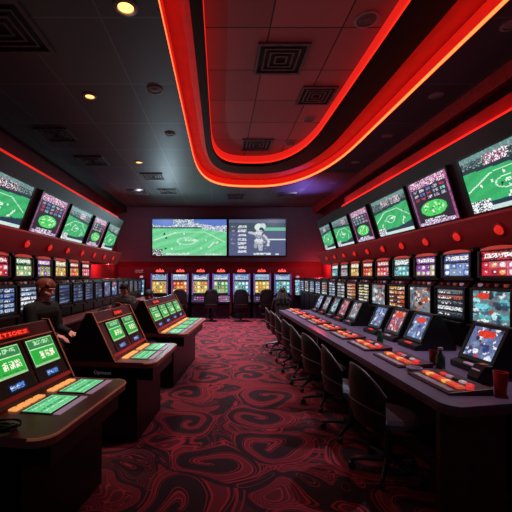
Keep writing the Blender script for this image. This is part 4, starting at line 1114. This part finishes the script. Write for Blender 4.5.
    def ring(name, c, ax, r, t, m):
        ax = ax.normalized(); e1 = ax.orthogonal().normalized(); e2 = ax.cross(e1)
        mb = MB(); mb.tube([c + (e1 * math.cos(q * math.pi / 12) + e2 * math.sin(q * math.pi / 12)) * r for q in range(24)], t, 8, True); mb.build(name, m, o, True)
    ring('collar', Vector((0, lean + 0.006, zp + 0.492)), Vector((0, 0.25, 1)), 0.066, 0.023, top)
    for c, ax in cuffs: ring('cuff', c + ax * 0.008, ax, 0.034, 0.011, top)
    # hair
    hb = MB()
    def hcap(a, b_, r0, r1): hb.capsule(H(*a), H(*b_), r0, r1, 18)
    if hairstyle == 'receding':
        hcap((0, -0.035, 0.045), (0, -0.01, 0.060), 0.090, 0.076)
        for s in (-1, 1): hcap((s * 0.052, -0.03, 0.0), (s * 0.055, 0.0, 0.03), 0.046, 0.034)
        hcap((0, -0.06, -0.02), (0, -0.055, -0.06), 0.060, 0.04)
    elif hairstyle == 'short':
        hcap((0, -0.03, 0.048), (0, 0.012, 0.062), 0.092, 0.086)
        for s in (-1, 1): hcap((s * 0.055, -0.02, 0.01), (s * 0.058, 0.01, 0.04), 0.044, 0.036)
        hcap((0, -0.055, -0.02), (0, -0.05, -0.05), 0.060, 0.042)
        for k in range(6): hcap((-0.06 + 0.024 * k, 0.05, 0.105 - 0.004 * (k - 2.5) ** 2), (-0.055 + 0.022 * k, 0.078, 0.085 - 0.004 * (k - 2.5) ** 2), 0.022, 0.012)
    else:
        hcap((0, -0.03, 0.048), (0, 0.012, 0.055), 0.094, 0.086)
        for s in (-1, 0, 1): hcap((s * 0.055, -0.035, 0.02), (s * 0.10, -0.07, -0.20), 0.066, 0.075)
        for s in (-1, 0, 1): hcap((s * 0.09, -0.07, -0.18), (s * 0.11, -0.10, -0.30), 0.07, 0.045)
    hm = hb.mesh('hair'); tmp = bpy.data.objects.new('hair', hm); C.objects.link(tmp)
    md = tmp.modifiers.new('r', 'REMESH'); md.mode = 'VOXEL'; md.voxel_size = 0.009
    sm = tmp.modifiers.new('s', 'SMOOTH'); sm.iterations = 2
    bpy.context.view_layer.update()
    hm2 = bpy.data.meshes.new_from_object(tmp.evaluated_get(bpy.context.evaluated_depsgraph_get())); bpy.data.objects.remove(tmp)
    hm2.materials.clear(); hm2.materials.append(M[hair])
    for p in hm2.polygons: p.use_smooth = True
    h = bpy.data.objects.new('hair', hm2); C.objects.link(h); h.parent = o
    return o

def stool(label, loc, hs):
    t = thing('bar_stool', label, 'stool', loc, 0, 'round stools under seated people')
    mb = MB(); mb.lathe([(0.001, hs - 0.07), (0.16, hs - 0.07), (0.18, hs - 0.05), (0.18, hs - 0.025), (0.15, hs - 0.006), (0.001, hs - 0.006)], seg=28); mb.build('seat', 'leather', t, True)
    mb = MB(); mb.lathe([(0.001, 0.03), (0.05, 0.03), (0.03, 0.08), (0.028, hs - 0.09), (0.10, hs - 0.071), (0.001, hs - 0.071)], seg=18); mb.build('column', 'darkmetal', t, True)
    mb = MB(); mb.lathe([(0.001, 0.0), (0.21, 0.0), (0.21, 0.01), (0.06, 0.029), (0.001, 0.029)], seg=28); mb.build('base_plate', 'darkmetal', t, True)
    return t
stool('tall round stool under the auburn-haired person', (-2.2, 4.15, 0), 0.73)
person('auburn-haired person in black seated sideways near the left slot machines', (-2.2, 4.15, 0), R(-100), 0.73, 'skin1', 'blackcloth', 'denim', 'hairg', 'short', 0.10, R(-14), 'lap', 0.0, 0.007, 1.1)
stool('round stool under the dark-haired person in grey', (-2.05, 7.75, 0), 0.60)
person('dark-haired person in a grey patterned top facing the camera', (-2.05, 7.75, 0), R(172), 0.60, 'skin2', 'greycloth', 'denim', 'hairb', 'short', 0.12, R(-22), 'up')
stool('low round stool under the person behind the farthest console', (-1.45, 7.75, 0), 0.46)
person('small dim person in a dark brown top seated behind the farthest console', (-1.45, 7.75, 0), R(150), 0.46, 'skin2', 'darkcloth', 'denim', 'hairb', 'short', 0.14, R(-25), 'up')
stool('low round stool under the long-haired person in black', (1.66, 9.25, 0), 0.45)
person('person with long dark hair in black, seen from behind at the back right', (1.66, 9.25, 0), R(-4), 0.45, 'skin2', 'blackcloth', 'denim', 'hairb', 'long', 0.10, R(-12), 'front')

# ================================================================== LIGHT
w = bpy.data.worlds.new('world'); scene.world = w; w.use_nodes = True
w.node_tree.nodes['Background'].inputs[0].default_value = (0.05, 0.045, 0.06, 1)
w.node_tree.nodes['Background'].inputs[1].default_value = 0.6

def spot(x, y, z, power, col, angle=110, blend=0.9, tgt=None, size=0.05):
    d = bpy.data.lights.new('spot', 'SPOT'); d.energy = power; d.color = col; d.spot_size = R(angle); d.spot_blend = blend; d.shadow_soft_size = size
    o = bpy.data.objects.new('spot', d); C.objects.link(o); o.location = (x, y, z)
    if tgt: o.rotation_euler = (Vector(tgt) - Vector((x, y, z))).to_track_quat('-Z', 'Y').to_euler()
    return o
def point(x, y, z, power, col, size=0.05):
    d = bpy.data.lights.new('point', 'POINT'); d.energy = power; d.color = col; d.shadow_soft_size = size
    o = bpy.data.objects.new('point', d); C.objects.link(o); o.location = (x, y, z); return o
# amber downlights
spot(-0.97, 3.6, ZC - 0.03, 260, (1, 0.76, 0.66), 52, 1.0, (-1.85, 3.75, 1.1))
spot(-2.0, 5.38, ZC - 0.03, 90, (1, 0.66, 0.48), 90, 1.0, (-2.0, 4.9, 0))
spot(-1.97, 8.5, ZC - 0.03, 70, (1, 0.66, 0.48), 90, 1.0, (-2.0, 8.3, 0))
# added fill spots for the carpet, placed at ceiling discs and vents
for x, y, p_ in ((1.84, 4.4, 90), (1.84, 7.2, 300), (1.72, 8.5, 320)): spot(x, y, 4.82, p_, (1, 0.80, 0.86), 80, 1.0, (0.3, y + 0.6, 0))
spot(-0.97, 5.2, ZC - 0.03, 110, (1, 0.78, 0.78), 70, 1.0, (-0.2, 4.9, 0))
spot(-0.97, 6.8, ZC - 0.03, 260, (1, 0.74, 0.78), 75, 1.0, (-0.1, 7.0, 0))
for x, y in ((-1.7, 11.4), (0.55, 12.2)): spot(x, y, ZC - 0.04, 850, (1, 0.78, 0.96), 100, 1.0, (x * 0.3, y - 0.8, 0))
# added fill spots over the right counter, placed at its unlit downlights
for (x, y), p_ in zip(((3.2, 3.85), (3.3, 5.35), (3.3, 6.9), (3.29, 8.5), (3.35, 10.4)), (230, 220, 200, 170, 120)): spot(x, y, ZC - 0.03, p_, (0.92, 0.80, 1.0), 60, 1.0, (1.9, y - 0.2, 0.8), 0.04)
# red wash on the soffits and red corner glows at their ends
for y in (4.5, 6.5, 8.5, 10.5):
    spot(2.2, y, 4.36, 60, (1, 0.20, 0.28), 60, 1.0, (3.2, y, 2.15)); 
for y in (5.5, 7.5, 9.5):
    spot(-2.2, y, 4.36, 60, (1, 0.20, 0.28), 60, 1.0, (-3.2, y, 2.15))
point(-3.7, 11.6, 1.98, 46, (1, 0.05, 0.06), 0.03); point(-3.9, 13.5, 2.08, 6, (1, 0.05, 0.05), 0.03); point(3.78, 13.4, 2.0, 42, (1, 0.05, 0.06), 0.03)
# added spots for a soft wash on the back bulkhead
for x in (-2.6, 2.6): spot(x, 11.0, 4.36, 55, (0.86, 0.80, 1.0), 95, 1.0, (x, 14.0, 3.0))
# purple wash near the far right of the ceiling, added cool spot standing in for screen glow far left
spot(2.7, 11.3, 3.3, 170, (0.34, 0.20, 1.0), 100, 1.0, (2.7, 11.1, 4.4))
spot(-1.8, 12.2, 3.0, 110, (0.62, 0.86, 1.0), 140, 1.0, (-1.6, 9.8, 4.4))
